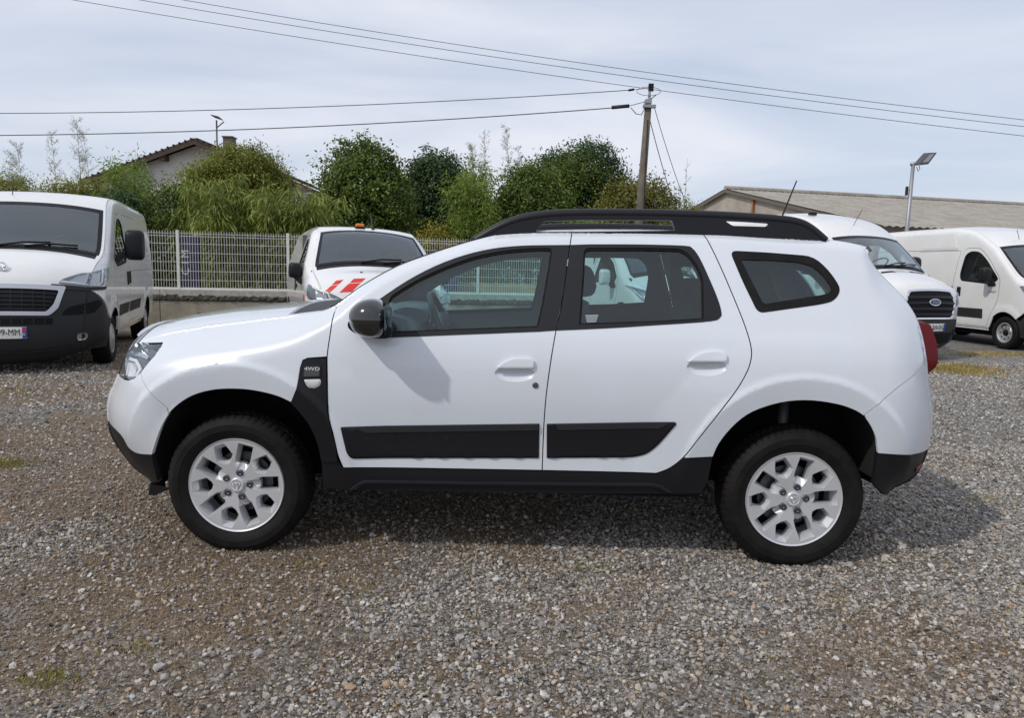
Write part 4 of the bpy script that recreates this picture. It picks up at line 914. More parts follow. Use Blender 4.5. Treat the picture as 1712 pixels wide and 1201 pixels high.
def van(spec):
    B = Body(spec['out'], spec['w'], spec.get('extra')); L = spec['L']
    root = empty('parked_van', spec['loc'], R(spec['yaw'])); tag(root, spec['label'], 'van', 'white vans parked at the back of the yard')
    if spec.get('roll'): root.rotation_euler = (R(spec['roll']), 0, R(spec['yaw']))
    if spec.get('scale'): root.scale = (spec['scale'],)*3
    fwx, rwx, ra = spec['fw'], spec['rw'], spec.get('ra', .405)
    def arch(cx, cz=.34, n=18): return [(cx+ra*math.cos(t), cz+ra*1.02*math.sin(t)) for t in np.linspace(math.pi, 0, n)]
    zs = spec.get('sill', .36)
    O = [tuple(q_) for q_ in B.O[:, :2]]
    full = O+[(L-.05, zs), (rwx+ra, zs)]+[q_ for q_ in arch(rwx)[::-1] if q_[1] > zs]+[(rwx-ra, zs), (fwx+ra, zs)]+[q_ for q_ in arch(fwx)[::-1] if q_[1] > zs]+[(fwx-ra, zs), (fwx-ra, B.O[0, 1])]
    full = np.array(full)[::-1]
    bz = spec['bump_z']
    clad = np.array([(fwx-ra, B.O[0, 1]+.01)]+[q_ for q_ in arch(fwx)[:9] if q_[1] > zs and q_[1] < bz+.02]+[(fwx-ra*.98, min(bz, .34+ra*.6))]+[tuple(q_) for q_ in B.edge(B.uz(bz), B.U[0], 16)])
    D, DW, SL = np.array(spec['door']), np.array(spec['dwin']), spec.get('slide')
    cut = B.edge(B.uz(bz), B.U[0], 16)
    # side skin without the bumper corner
    i0 = int(np.argmin(np.abs(B.O[:B.top, 1]-bz)))
    body_poly = np.array([tuple(q_) for q_ in B.O[i0:, :2]]+[(L-.05, zs), (rwx+ra, zs)]+[q_ for q_ in arch(rwx)[::-1] if q_[1] > zs]+[(rwx-ra, zs), (fwx+ra, zs)]+[q_ for q_ in arch(fwx)[::-1] if q_[1] > min(bz, .34+ra*.6)])[::-1]
    for far in (False, True):
        s_ = 1 if far else -1
        vis = spec['vis'] == s_
        holes = [inset(D, -.004)]
        if SL is not None and s_ in spec.get('slide_sides', (-1, 1)): holes.append(inset(np.array(SL), -.004))
        sk = B.panel('body_side', body_poly, VPAINT, root, holes=holes, h=.07, thick=.03, far=far)
        B.panel('bumper_corner', clad, VCLAD if spec['dark_bumper'] else VPAINT, root, h=.06, off=.004, thick=.03, far=far)
        d = B.panel('front_door', inset(D, .004), VPAINT, root, holes=[DW], h=.06, thick=.03, far=far, rim=INNER)
        B.panel('window_glass', inset(DW, -.01), GLASSV, d, h=.08, off=-.008, thick=0, far=far)
        B.panel('window_seal', inset(DW, -.012), RUBBER, d, holes=[inset(DW, .018)], h=.08, off=.002, thick=.015, far=far)
        hx, hz = spec['handle']
        B.panel('door_handle', roundpoly([(hx-.055,hz-.10),(hx+.055,hz-.10),(hx+.055,hz+.10),(hx-.055,hz+.10)] if spec.get('vhandle') else [(hx-.11,hz-.03),(hx+.11,hz-.03),(hx+.11,hz+.03),(hx-.11,hz+.03)], .025), PLAST, d, h=.03, off=.012, thick=.02, far=far, bulge=.01)
        if SL is not None and len(holes) > 1:
            sd_ = B.panel('sliding_door', inset(np.array(SL), .004), VPAINT, root, h=.08, thick=.03, far=far, rim=INNER)
            x0, x1 = np.array(SL)[:, 0].min(), np.array(SL)[:, 0].max()
            B.panel('door_handle', roundpoly([(x0+.06,hz-.08),(x0+.15,hz-.08),(x0+.15,hz+.10),(x0+.06,hz+.10)], .02), PLAST, sd_, h=.03, off=.012, thick=.02, far=far)
        for (xa, xb, za, zb) in spec.get('rub', ()):
            B.panel('side_moulding', roundpoly([(xa,za),(xb,za),(xb,zb),(xa,zb)], .02), VCLAD, root, h=.08, off=.006, thick=.015, far=far)
        for (xa, xb, zc) in spec.get('crease', ()):
            B.panel('groove_shade_line', [(xa,zc-.006),(xb,zc-.006),(xb,zc+.006),(xa,zc+.006)], pmat('groove_shade_grey', (.20,.20,.20), .6), root, h=.2, off=.0015, thick=.003, far=far)  # creases drawn as thin grey strips, their shade put into the colour
        for st in spec.get('stickers', ()):
            B.panel('side_stripe', st, REDS, root, h=.08, off=.003, thick=.002, far=far)
        B.panel('inner_lining', inset(np.array(D), .06), CABIN, root, holes=[inset(DW, -.02)], h=.12, off=-.07, thick=0, far=far)
        # wheel housings
        for cx in (fwx, rwx):
            A = arch(cx); n_ = len(A); V = []; F = []
            for (a, b) in A:
                w_ = float(B.W(a, max(b, .3))[0]); V += [(a, s_*(w_-.002), b), (a, s_*.45, b)]
            for k in range(n_-1): F.append((2*k, 2*k+1, 2*k+3, 2*k+2))
            F.append(tuple(range(1, 2*n_, 2)))
            mk('wheel_housing', V, F, INNER, root)
        van_wheel(root, fwx, .985*spec['hw'], s_, spec['wheel']); van_wheel(root, rwx, .985*spec['hw'], s_, spec['wheel'])
        mx_, mz_ = spec['mirror']; van_mirror(root, B, mx_, mz_, s_, spec.get('white_mirror', False), spec.get('mir_h', .36), spec.get('mir_w', .115), spec.get('mir_a', .12))
        B.panel('lower_sill', [(fwx+ra+.02,zs-.0),(rwx-ra-.02,zs-.0),(rwx-ra-.02,zs-.06),(fwx+ra+.02,zs-.06)], VPAINT, root, h=.15, off=-.02, thick=.03, far=far)
    # front and top skin
    zc, zt = spec['cowl'], spec['hdr']
    B.strip('front_bumper', B.U[0], B.uz(bz), -1, 1, VCLAD if spec['dark_bumper'] else VPAINT, root, 20, 36)
    B.strip('bonnet', B.uz(bz)+.002, B.uz(zc-.05), -1, 1, VPAINT, root, 24, 36)
    B.strip('cowl_tray', B.uz(zc-.05)+.002, B.uz(zc), -.95, .95, PLAST, root, 6, 20, off=-.004)
    for s_ in (-1, 1):
        B.strip('cowl_corner', B.uz(zc-.05)+.002, B.uz(zc), s_*.95, s_*1.0, VPAINT, root, 6, 3)
        B.strip('a_pillar', B.uz(zc), B.uz(zt), s_*.965, s_*1.0, VPAINT, root, 20, 4)
        B.strip('screen_seal', B.uz(zc), B.uz(zt), s_*.915, s_*.968, PLAST, root, 20, 4, off=.002)
    ws = B.strip('windscreen', B.uz(zc), B.uz(zt), -.955, .955, GLASSV, root, 20, 24, off=0, thick=0)
    B.strip('screen_band', B.uz(zt)-.07, B.uz(zt)+.004, -.966, .966, PLAST, root, 4, 24, off=.0025)
    B.strip('screen_band', B.uz(zc), B.uz(zc)+.06, -.966, .966, PLAST, root, 4, 24, off=.0025)
    pc = B.skin(np.array([0.]), np.array([B.uz(zt)-.12]))[0]
    MB().box(pc[0]+.05, pc[0]+.13, -.09, .09, pc[2]-.08, pc[2]-.01).build('sensor_pod', INNER, root, bevel=.03)
    B.strip('roof', B.uz(zt)+.004, B.uzr(B.O[:, 1].max()-.12), -1, 1, VPAINT, root, 40, 20)
    B.strip('rear_doors', B.uzr(B.O[:, 1].max()-.12)+.003, B.uzr(.55), -1, 1, VPAINT, root, 20, 16)
    B.strip('rear_bumper', B.uzr(.548), B.U[-1], -1, 1, VCLAD, root, 6, 16)
    MB().box(.35, L-.15, -.72*spec['hw'], .72*spec['hw'], .22, .45).build('underbody', INNER, root)
    # cabin: bulkhead, dash, seats, wheel
    cx_ = spec['door'][0][0]; bk = spec['bulk']; wI = float(B.W(bk, 1.2)[0])-.08
    MB().box(bk, bk+.03, -wI, wI, .45, zt-.02).build('bulkhead', pmat('bulkhead_grey', (.10,.103,.108), .8), root)
    MB().box(spec['dashx'], bk, -wI, wI, .44, .50).build('cab_floor', INNER, root)
    dx = spec['dashx']; 
    ds = prism('dashboard', catmull([(dx-.25,zc-.10),(dx,zc-.03),(dx+.28,zc-.01),(dx+.42,zc-.10),(dx+.38,zc-.45),(dx-.1,zc-.6)], 3, True), [], -wI, wI, CABIN, root, h=.3, bev=.02)
    cen_ = Vector((dx+.50, -.40, zc+.13)); ax_ = Vector((.75, 0, 1)).normalized(); a1 = Vector((0, 1, 0)); b1 = ax_.cross(a1)
    MB().tube([cen_+(a1*math.cos(t)+b1*math.sin(t))*.20 for t in np.linspace(0, 2*math.pi, 33)], .016, 8, False).build('steering_wheel', PLAST, root, True)
    for y_ in (-.45, .12, .50):
        ss = prism('cab_seat', catmull([(bk-.62,.75),(bk-.62,.88),(bk-.18,.86),(bk-.10,1.40),(bk-.02,1.42),(bk+.0,.8)], 3, True), [], y_-.21, y_+.21, SEATM, root, h=.2, bev=.03)
        prism('headrest', roundpoly([(bk-.12,1.45),(bk-.02,1.45),(bk-.01,1.66),(bk-.10,1.66)], .03), [], y_-.13, y_+.13, SEATM, ss, h=.2, bev=.02)
    if spec.get('paper'):
        y_ = spec['paper']; MB().add([(dx+.02, y_-.15, zc+.055), (dx+.13, y_-.13, zc+.145), (dx+.13, y_+.13, zc+.145), (dx+.02, y_+.15, zc+.055)], [(0,1,2,3)]).build('paper_sheet', WHITEP, ds)
    for s_ in (-1, 1):
        u0 = B.uz(zc)+.02; P0 = B.skin(np.array([s_*.15+.05]), np.array([u0]))[0]; P1 = B.skin(np.array([s_*.15-.52]), np.array([u0+.10]))[0]
        MB().tube([P0+np.array([-.02,0,.0]), (P0+P1)/2+np.array([-.03,0,.03]), P1+np.array([-.015,0,.015])], .012, 6).build('wiper_arm', PLAST, root)
    spec['face'](B, root)
    return B, root
def plate(B, root, y, z, txt, w=.26, code=None):
    o = B.nose('number_plate', [(y-w,z-.055),(y+w,z-.055),(y+w,z+.055),(y-w,z+.055)], PLATEM, root, off=.018, thick=.01)
    P0 = B.skin(np.array([y]), np.array([B.uz(z)]))[0]; P1 = B.skin(np.array([y]), np.array([B.uz(z)+.05]))[0]; up_ = Vector(P1-P0).normalized()
    for sgn, c in ((-1, 1), (1, 0)):
        B.nose('plate_band', [(y+sgn*w-(0 if sgn < 0 else .045),z-.053),(y+sgn*w+(.045 if sgn < 0 else 0),z-.053),(y+sgn*w+(.045 if sgn < 0 else 0),z+.053),(y+sgn*w-(0 if sgn < 0 else .045),z+.053)], BLUEP, o, off=.0195, thick=.002)
    n = Vector((-1, 0, 0)); r_ = Vector((0, -1, 0))      # reading direction for a viewer in front
    up_ = (up_-n*up_.dot(n)).normalized()
    M = Matrix((r_, up_, n)).transposed().to_4x4(); M.translation = Vector(P0)+n*.024
    textobj(txt, .105, 'plate_characters', BLACKT, o, M, sx=.78)
    if code:
        M2 = M.copy(); M2.translation = Vector(P0)+n*.026+r_*(w-.024)-up_*.022; textobj(code, .04, 'plate_code', WHITET, o, M2, sx=.8)
        M2 = M.copy(); M2.translation = Vector(P0)+n*.026+r_*(w-.024)+up_*.022; B.nose('plate_code_badge', [(y-w+.006,z+.004),(y-w+.040,z+.004),(y-w+.040,z+.046),(y-w+.006,z+.046)], REDS, o, off=.0205, thick=.001)
    return o
def headlamp(B, root, poly, far, inner=None, dark=.5):
    hd_ = B.wrap('headlamp', inset(np.array(poly), .004), pmat('lamp_inner_grey', (.14,.145,.155), .35, metal=.4), root, off=.004, thick=.012, far=far, h=.04)
    P = np.array(poly); c = P.mean(0)
    B.wrap('headlamp_lens', inset(P, .002), LENS, hd_, off=.026, thick=.022, far=far, h=.04)
    for q_ in (inner or []):
        B.wrap('reflector_bowl', roundpoly(q_, .02), LAMPB, hd_, off=.018, thick=.014, far=far, h=.03, bulge=-.010)
    return hd_
# ---- large panel vans (two of them share a body shell)
def big_out(L, H):
    e = H-2.25
    pts = [(.36,.26,.32,.18,.16),(.16,.29,.34,.19,.18),(.08,.40,.36,.20,.19),(.06,.55,.36,.20,.19),(.07,.72,.36,.20,.19),(.09,.86,.35,.19,.19),(.12,.98,.33,.17,.18),(.16,1.10,.30,.15,.17),(.25,1.22,.25,.12,.15),(.42,1.32,.20,.10,.13),(.65,1.40,.14,.08,.12),(.82,1.50,.10,.06,.12),(1.08,1.73,.09,.055,.12),(1.33,1.95,.09,.055,.11),(1.46,2.06,.09,.055,.09)]
    if e > .1: pts += [(1.62,2.16,.10,.06,.06),(1.9,2.32,.10,.06,.05),(2.2,2.43,.10,.06,.05),(2.6,2.49,.10,.06,.05),(3.2,2.515,.10,.06,.05)]
    else: pts += [(1.60,2.15,.09,.055,.06),(1.85,2.235,.09,.055,.05),(2.3,2.275,.09,.055,.05),(3.2,2.285,.09,.055,.05)]
    zr = pts[-1][1]
    return pts+[(L-.5,zr,.12,.09,.05),(L-.12,zr-.02,.10,.08,.03),(L-.03,zr-.12,.08,.07,.02),(L,zr-.5,.06,.05,.02),(L,1.2,.06,.05,.02),(L,.55,.06,.05,.02),(L-.02,.38,.06,.05,.02)]
BIGW = [(.2,.95),(.5,1.0),(.75,1.022),(1.0,1.025),(1.3,1.02),(1.6,1.0),(1.9,.97),(2.2,.93),(2.55,.87)]
def big_extra(x, z):
    w = 0*x
    for cx in (.96, 4.41):
        r_ = np.hypot(x-cx, z-.36); w = w+.016*(1-sstep(.44, .56, r_))
    return w-.016*np.exp(-((z-.62)/.10)**2)*sstep(1.5, 1.9, x)*(1-sstep(3.6, 3.95, x))-.012*sstep(.98, .92, z)*sstep(2.4, 2.6, x)*0
DOOR_B = roundpoly([(1.42,.42),(2.42,.42),(2.44,1.30),(2.34,1.92),(2.24,2.05),(1.86,2.05),(1.56,1.84),(1.16,1.40),(1.16,.98),(1.30,.72)], [.05,.04,.1,.1,.08,.12,.2,.08,.1,.1], 4)
DWIN_B = roundpoly([(1.22,1.40),(1.38,1.30),(2.26,1.36),(2.30,1.50),(2.24,1.90),(2.12,1.97),(1.88,1.97),(1.62,1.80)], [.04,.10,.08,.05,.10,.06,.12,.2], 4)
def face_boxer(B, root):
    W_ = .66
    gi_ = roundpoly([(-.46,.74),(.46,.74),(.53,.82),(.585,.975),(-.585,.975),(-.53,.82)], .03)
    g0 = B.nose('grille', gi_, INNER, root, off=.006)
    B.nose('grille_surround', roundpoly([(-.485,.695),(.485,.695),(.575,.78),(.655,1.03),(-.655,1.03),(-.575,.78)], .03), pmat('satin_grille_frame', (.50,.51,.53), .3, metal=.7), root, holes=[gi_], off=.020, thick=.03)
    for k in range(5):
        z_ = .76+.042*k
        B.nose('grille_slat', [(-.47-.022*k,z_),(.47+.022*k,z_),(.47+.022*k,z_+.014),(-.47-.022*k,z_+.014)], PLAST2, g0, off=.013, thick=.01)
    for y_ in np.arange(-.44, .45, .11): B.nose('grille_slat', [(y_-.005,.75),(y_+.005,.75),(y_+.005,.965),(y_-.005,.965)], PLAST2, g0, off=.012, thick=.01)
    B.nose('lower_intake', roundpoly([(-.52,.60),(.52,.60),(.52,.665),(-.52,.665)], .02), INNER, root, off=.007)
    for k in range(9):
        y_ = -.45+.11*k; B.nose('intake_bar', [(y_,.605),(y_+.016,.605),(y_+.016,.66),(y_,.66)], PLAST2, root, off=.010)
    plate(B, root, .0, .52, 'AB-799-MM', code='32')
    B.nose('lower_lip', [(-.70,.34),(.70,.34),(.70,.36),(-.70,.36)], PLAST2, root, off=.02)
    # lion-like rampant mark built from strokes
    u_ = B.uz(1.15); P = B.skin(np.array([0.]), np.array([u_]))[0]
    st = [[(.05,-.08),(.02,-.05),(.045,-.01),(.02,.03),(.045,.07),(.0,.09),(-.035,.07)],[(.02,.03),(-.03,.035),(-.055,.06)],[(.0,.0),(-.04,-.005),(-.06,.02)],[(.02,-.05),(-.02,-.06),(-.045,-.085)],[(.04,-.02),(.07,.0),(.06,.05)]]
    for s_ in st:
        MB().tube([(P[0]-.016+.30*b*.9, a, P[2]+b) for a, b in s_], .009, 6).build('emblem_stroke', CHROME, root, True)
    for far in (False, True):
        headlamp(B, root, roundpoly([(-.30,1.055),(-.26,1.10),(-.10,1.19),(.08,1.245),(.26,1.285),(.32,1.28),(.33,1.19),(.27,1.10),(.15,1.06),(.0,1.05)], .02), far, [[(-.20,1.075),(-.02,1.075),(-.02,1.20),(-.12,1.15)],[(.0,1.075),(.11,1.085),(.11,1.23),(.0,1.205)],[(.18,1.11),(.27,1.15),(.28,1.25),(.18,1.24)]])
        B.wrap('light_bar', [(-.28,1.062),(.11,1.06),(.15,1.09),(.17,1.255),(.145,1.25),(.125,1.10),(.09,1.078),(-.26,1.08)], WHITEP, root, off=.022, thick=.010, far=far, h=.05)
        B.wrap('fog_lamp', roundpoly([(-.05,.40),(.05,.40),(.05,.49),(-.05,.49)], .045), LAMPB, root, off=.012, thick=.01, far=far, bulge=-.01)
        B.wrap('bumper_pocket', roundpoly([(-.22,.70),(.08,.72),(.20,.84),(.14,.89),(-.02,.84),(-.16,.79)], .04), INNER, root, off=.006, thick=.004, far=far)
        B.wrap('bumper_brow', roundpoly([(-.36,.99),(-.05,1.0),(.24,1.01),(.28,1.05),(-.05,1.045),(-.36,1.045)], .01), VCLAD, root, off=.014, thick=.02, far=far)
    MB().tube([(1.62,.25,2.16),(1.74,.25,2.44)], .006, 5).build('roof_antenna', PLAST, root)
BOXER = dict(out=big_out(5.40, 2.25), w=BIGW, extra=big_extra, L=5.40, loc=(-6.09, 8.70, 0), yaw=110, fw=.96, rw=4.41, hw=1.0, bump_z=1.03, dark_bumper=True, sill=.40,
    label='white van with dark bumper and black mirror seen front-on, number plate ending MM', door=DOOR_B, dwin=DWIN_B, handle=(2.28, 1.12), vhandle=True, slide=roundpoly([(2.47,.46),(3.72,.46),(3.72,2.06),(2.40,2.06),(2.47,1.4)], .05), slide_sides=(-1, 1),
    rub=((1.46,2.38,.60,.76),(2.50,3.66,.60,.76)), crease=((2.5,5.3,1.22),), vis=-1, wheel='cap', mirror=(1.34,1.47), mir_h=.42, mir_w=.125, cowl=1.425, hdr=2.05, bulk=2.40, dashx=.98, paper=-.12, face=face_boxer)
van(BOXER)
DUC = dict(BOXER); DUC.update(mirror=(1.34,1.38), mir_h=.32, mir_w=.11, mir_a=.08, out=big_out(5.40, 2.52), loc=(10.90, 14.20, 0), yaw=98, label='white high-roof van seen from its side, with silver steel wheels and grey side mouldings', wheel='steel', vis=1, paper=None,
    rub=((1.55,2.34,.58,.78),), crease=((2.5,5.3,2.02),(2.5,5.3,1.22)), slide=roundpoly([(2.48,.46),(3.75,.46),(3.75,2.00),(2.40,2.00),(2.48,1.4)], .05))
bD, rD = van(DUC)
# upper body pressing lines
for far in (False, True):
    bD.panel('upper_panel', roundpoly([(2.55,2.06),(3.70,2.06),(3.66,2.38),(2.72,2.38)], .03), VPAINT, rD, h=.1, off=.006, thick=.008, far=far)
    M = Matrix.Translation((1.34, (1 if far else -1)*(float(bD.W(1.34,1.12)[0])+.006), 1.14)) @ Matrix.Rotation(R(90), 4, 'X') @ Matrix.Rotation(R(180 if far else 0), 4, 'Y')
    textobj('2.3 MULTI', .05, 'side_lettering', BLACKT, rD, M)
# ---- beacon van
EXP_OUT = [(.34,.22,.40,.25,.14),(.14,.26,.42,.26,.15),(.06,.40,.44,.28,.16),(.05,.56,.44,.28,.17),(.07,.70,.44,.27,.17),(.10,.84,.40,.23,.16),(.15,.97,.34,.19,.14),(.30,1.09,.28,.15,.12),(.58,1.18,.22,.12,.10),(.82,1.27,.18,.10,.11),(1.10,1.50,.14,.09,.11),(1.38,1.69,.14,.09,.10),(1.52,1.765,.14,.09,.07),(1.72,1.83,.12,.08,.05),(2.1,1.865,.11,.08,.04),(3.0,1.875,.11,.08,.04),(4.2,1.865,.10,.08,.03),(4.52,1.80,.08,.06,.02),(4.59,1.5,.06,.05,.02),(4.60,.9,.06,.05,.02),(4.58,.40,.06,.05,.02)]
EXPW = [(.2,.88),(.5,.93),(.75,.955),(1.0,.958),(1.2,.945),(1.5,.865),(1.75,.79),(1.95,.74)]
def face_expert(B, root):
    g0 = B.nose('grille', roundpoly([(-.36,.70),(.36,.70),(.40,.80),(.30,.87),(-.30,.87),(-.40,.80)], .03), INNER, root, off=.006)
    for z_ in (.73,.77,.81): B.nose('grille_slat', [(-.34,z_),(.34,z_),(.34,z_+.014),(-.34,z_+.014)], CHROME, g0, off=.012)
    plate(B, root, 0, .46, 'FK-482-VD')
    for k in range(3):          # red and white warning chevrons on the bonnet edge
        for sg in (-1, 1):
            y0 = sg*(.24+.25*k); w_ = .075 if k < 2 else .045
            B.nose('warning_stripe', [(y0+sg*w_,.935),(y0-sg*w_,.935),(y0-sg*(w_+.12),1.01),(y0+sg*(w_-.12),1.01)], REDS, root, off=.003, thick=.002)
            B.nose('warning_stripe', [(y0+sg*(w_-.132),1.018),(y0-sg*(w_+.132),1.018),(y0-sg*(w_+.19),1.058),(y0+sg*(w_-.19),1.058)], REDS, root, off=.003, thick=.002)
    for far in (False, True):
        headlamp(B, root, roundpoly([(-.30,.80),(-.20,.80),(-.02,.84),(.05,.83),(.20,.86),(.28,.96),(.27,1.03),(.22,1.05),(.05,1.00),(-.14,.91)], .02), far, [[(-.22,.82),(-.08,.84),(-.08,.91),(-.18,.87)],[(-.04,.86),(.08,.87),(.08,.98),(-.04,.94)]])
        B.wrap('light_bar', [(-.28,.805),(-.06,.845),(-.05,.93),(.12,1.0),(.12,1.02),(-.065,.945),(-.08,.86),(-.28,.82)], WHITEP, root, off=.020, thick=.010, far=far, h=.05)
    bc = MB().box(1.61, 1.70, .04, .16, 1.885, 1.935).build('beacon_light', AMBER, root, bevel=.015)
    MB().box(1.60, 1.71, .03, .17, 1.865, 1.886).build('beacon_base', PLAST, bc)
    MB().tube([(1.62,-.09,1.86),(1.64,-.09,1.89),(1.74,-.06,2.09)], [.03,.016,.008], 8).build('roof_antenna', PLAST, root)
    for y_ in (-.25, .25):
        P = B.skin(np.array([y_]), np.array([B.uz(1.13)]))[0]; MB().lathe([(0,.012),(.016,.01),(.02,0)], 10, tuple(P), 'z').build('washer_jet', PLAST, root)
EXPERT = dict(out=EXP_OUT, w=EXPW, L=4.60, loc=(-1.83, 9.97, .0), yaw=110.5, roll=1.6, scale=1.045, fw=.90, rw=4.17*.97, hw=.93, ra=.39, bump_z=.62, dark_bumper=True, sill=.34, label='white van with orange roof beacon and red chevron stripes on its bonnet', 
    door=roundpoly([(1.36,.38),(2.20,.38),(2.22,1.15),(2.10,1.72),(1.72,1.72),(1.40,1.56),(1.10,1.24),(1.14,.8),(1.26,.6)], .05, 4), dwin=roundpoly([(1.16,1.22),(1.30,1.16),(2.08,1.18),(2.08,1.3),(2.02,1.66),(1.74,1.66),(1.46,1.52)], .05, 4), handle=(2.05,.98), slide=roundpoly([(2.24,.40),(3.35,.40),(3.35,1.70),(2.16,1.70),(2.24,1.2)], .05),
    stickers=([(.52,.70),(.60,.70),(.58,.90),(.50,.90)],[(.66,.70),(.74,.70),(.72,.90),(.64,.90)]), vis=1, wheel='cap', mirror=(1.08,1.15), mir_h=.21, mir_w=.09, mir_a=.0, cowl=1.265, hdr=1.76, bulk=2.25, dashx=.95, paper=-.55, face=face_expert)
van(EXPERT)
# ---- high-roof van with oval badge
TR_OUT = [(.34,.24,.40,.26,.13),(.14,.28,.42,.27,.14),(.07,.42,.45,.29,.15),(.05,.60,.45,.29,.16),(.06,.78,.45,.28,.16),(.08,.95,.44,.27,.16),(.12,1.12,.42,.25,.15),(.22,1.23,.38,.22,.13),(.46,1.33,.32,.18,.12),(.74,1.42,.24,.14,.11),(.88,1.50,.18,.11,.11),(1.14,1.76,.14,.09,.11),(1.40,2.00,.14,.09,.10),(1.50,2.09,.14,.09,.08),(1.68,2.24,.14,.09,.07),(1.95,2.40,.13,.10,.06),(2.35,2.51,.12,.10,.05),(2.9,2.57,.12,.10,.05),(4.6,2.58,.12,.09,.04),(5.35,2.52,.10,.08,.03),(5.5,2.3,.06,.05,.02),(5.53,1.2,.06,.05,.02),(5.51,.40,.06,.05,.02)]
def face_transit(B, root):
    hexo = roundpoly([(-.46,.70),(.46,.70),(.60,.93),(.50,1.14),(-.50,1.14),(-.60,.93)], .05); hexi = roundpoly([(-.44,.725),(.44,.725),(.565,.93),(.475,1.115),(-.475,1.115),(-.565,.93)], .05)
    g0 = B.nose('grille', hexi, INNER, root, off=.004)
    B.nose('grille_surround', hexo, CHROME, root, holes=[hexi], off=.014, thick=.03)
    for k, z_ in enumerate((.76,.85,.94,1.03)):
        w_ = .45+.12*(1-abs(z_-.93)/.23); B.nose('grille_slat', [(-w_,z_),(w_,z_),(w_,z_+.035),(-w_,z_+.035)], PLAST2, g0, off=.016, thick=.02)
    ov = [(.125*math.cos(t), .965+.055*math.sin(t)) for t in np.linspace(0, 2*math.pi, 33)[:-1]]; ov2 = [(.112*math.cos(t), .965+.045*math.sin(t)) for t in np.linspace(0, 2*math.pi, 33)[:-1]]
    b0 = B.nose('oval_badge', ov, CHROME, root, off=.030, thick=.02, h=.02); B.nose('badge_field', ov2, pmat('badge_blue', (.006,.016,.09), .2, coat=1), b0, off=.032, thick=.004, h=.02)
    P = B.skin(np.array([0.]), np.array([B.uz(.965)]))[0]; M = Matrix((Vector((0,-1,0)), Vector((0,0,1)), Vector((-1,0,0)))).transposed().to_4x4(); M.translation = Vector(P)+Vector((-.046,0,0))
    textobj('Ford', .085, 'badge_script', CHROME, b0, M, shear=.3, sx=1.1)
    plate(B, root, 0, .58, 'GC-310-DG')
    B.nose('lower_intake', roundpoly([(-.55,.34),(.55,.34),(.60,.49),(-.60,.49)], .03), INNER, root, off=.006)
    for sg in (-1, 1):
        B.nose('bonnet_vent', roundpoly([(sg*.16,1.375),(sg*.50,1.375),(sg*.46,1.395),(sg*.20,1.395)], .006), INNER, root, off=.004, thick=.003)
    for far in (False, True):
        headlamp(B, root, roundpoly([(-.10,.92),(.10,.93),(.28,1.0),(.42,1.24),(.34,1.25),(.10,1.17),(-.06,1.10)], .02), far, [[(-.04,.96),(.08,.97),(.08,1.10),(-.04,1.06)],[(.12,1.0),(.22,1.03),(.24,1.14),(.12,1.12)]])
        B.wrap('fog_lamp', roundpoly([(-.12,.44),(.0,.44),(.0,.53),(-.12,.53)], .04), INNER, root, off=.008, thick=.01, far=far)
    MB().tube([(1.72,.05,2.33),(1.50,.09,2.62)], .005, 5).build('roof_antenna', PLAST, root)
    MB().box(2.3, 2.42, .38, .50, 2.52, 2.60).build('roof_lamp_foot', PLAST, root, bevel=.015)
TRANS = dict(out=TR_OUT, w=[(.2,.95),(.5,1.0),(.8,1.02),(1.2,1.02),(1.5,.985),(1.9,.93),(2.2,.89),(2.6,.82)], L=5.5, loc=(6.90,12.55,0), yaw=112, fw=1.02, rw=4.32, hw=1.0, bump_z=.70, dark_bumper=True, sill=.40, label='white high-roof van with blue oval badge in a black grille, behind the white car', door=roundpoly([(1.48,.46),(2.46,.46),(2.50,1.4),(2.38,2.1),(2.0,2.1),(1.66,1.92),(1.25,1.52),(1.25,1.0),(1.38,.75)], .06, 4), dwin=roundpoly([(1.32,1.50),(1.46,1.40),(2.34,1.45),(2.34,1.6),(2.26,2.02),(1.98,2.02),(1.70,1.86)], .06, 4),
    handle=(2.30,1.18), slide=roundpoly([(2.53,.50),(3.8,.50),(3.8,2.1),(2.46,2.1),(2.53,1.5)], .05), rub=((1.6,2.4,.62,.76),), vis=-1, wheel='cap', mirror=(1.40,1.50), mir_h=.36, cowl=1.49, hdr=2.07, bulk=2.5, dashx=1.02, face=face_transit)
van(TRANS)
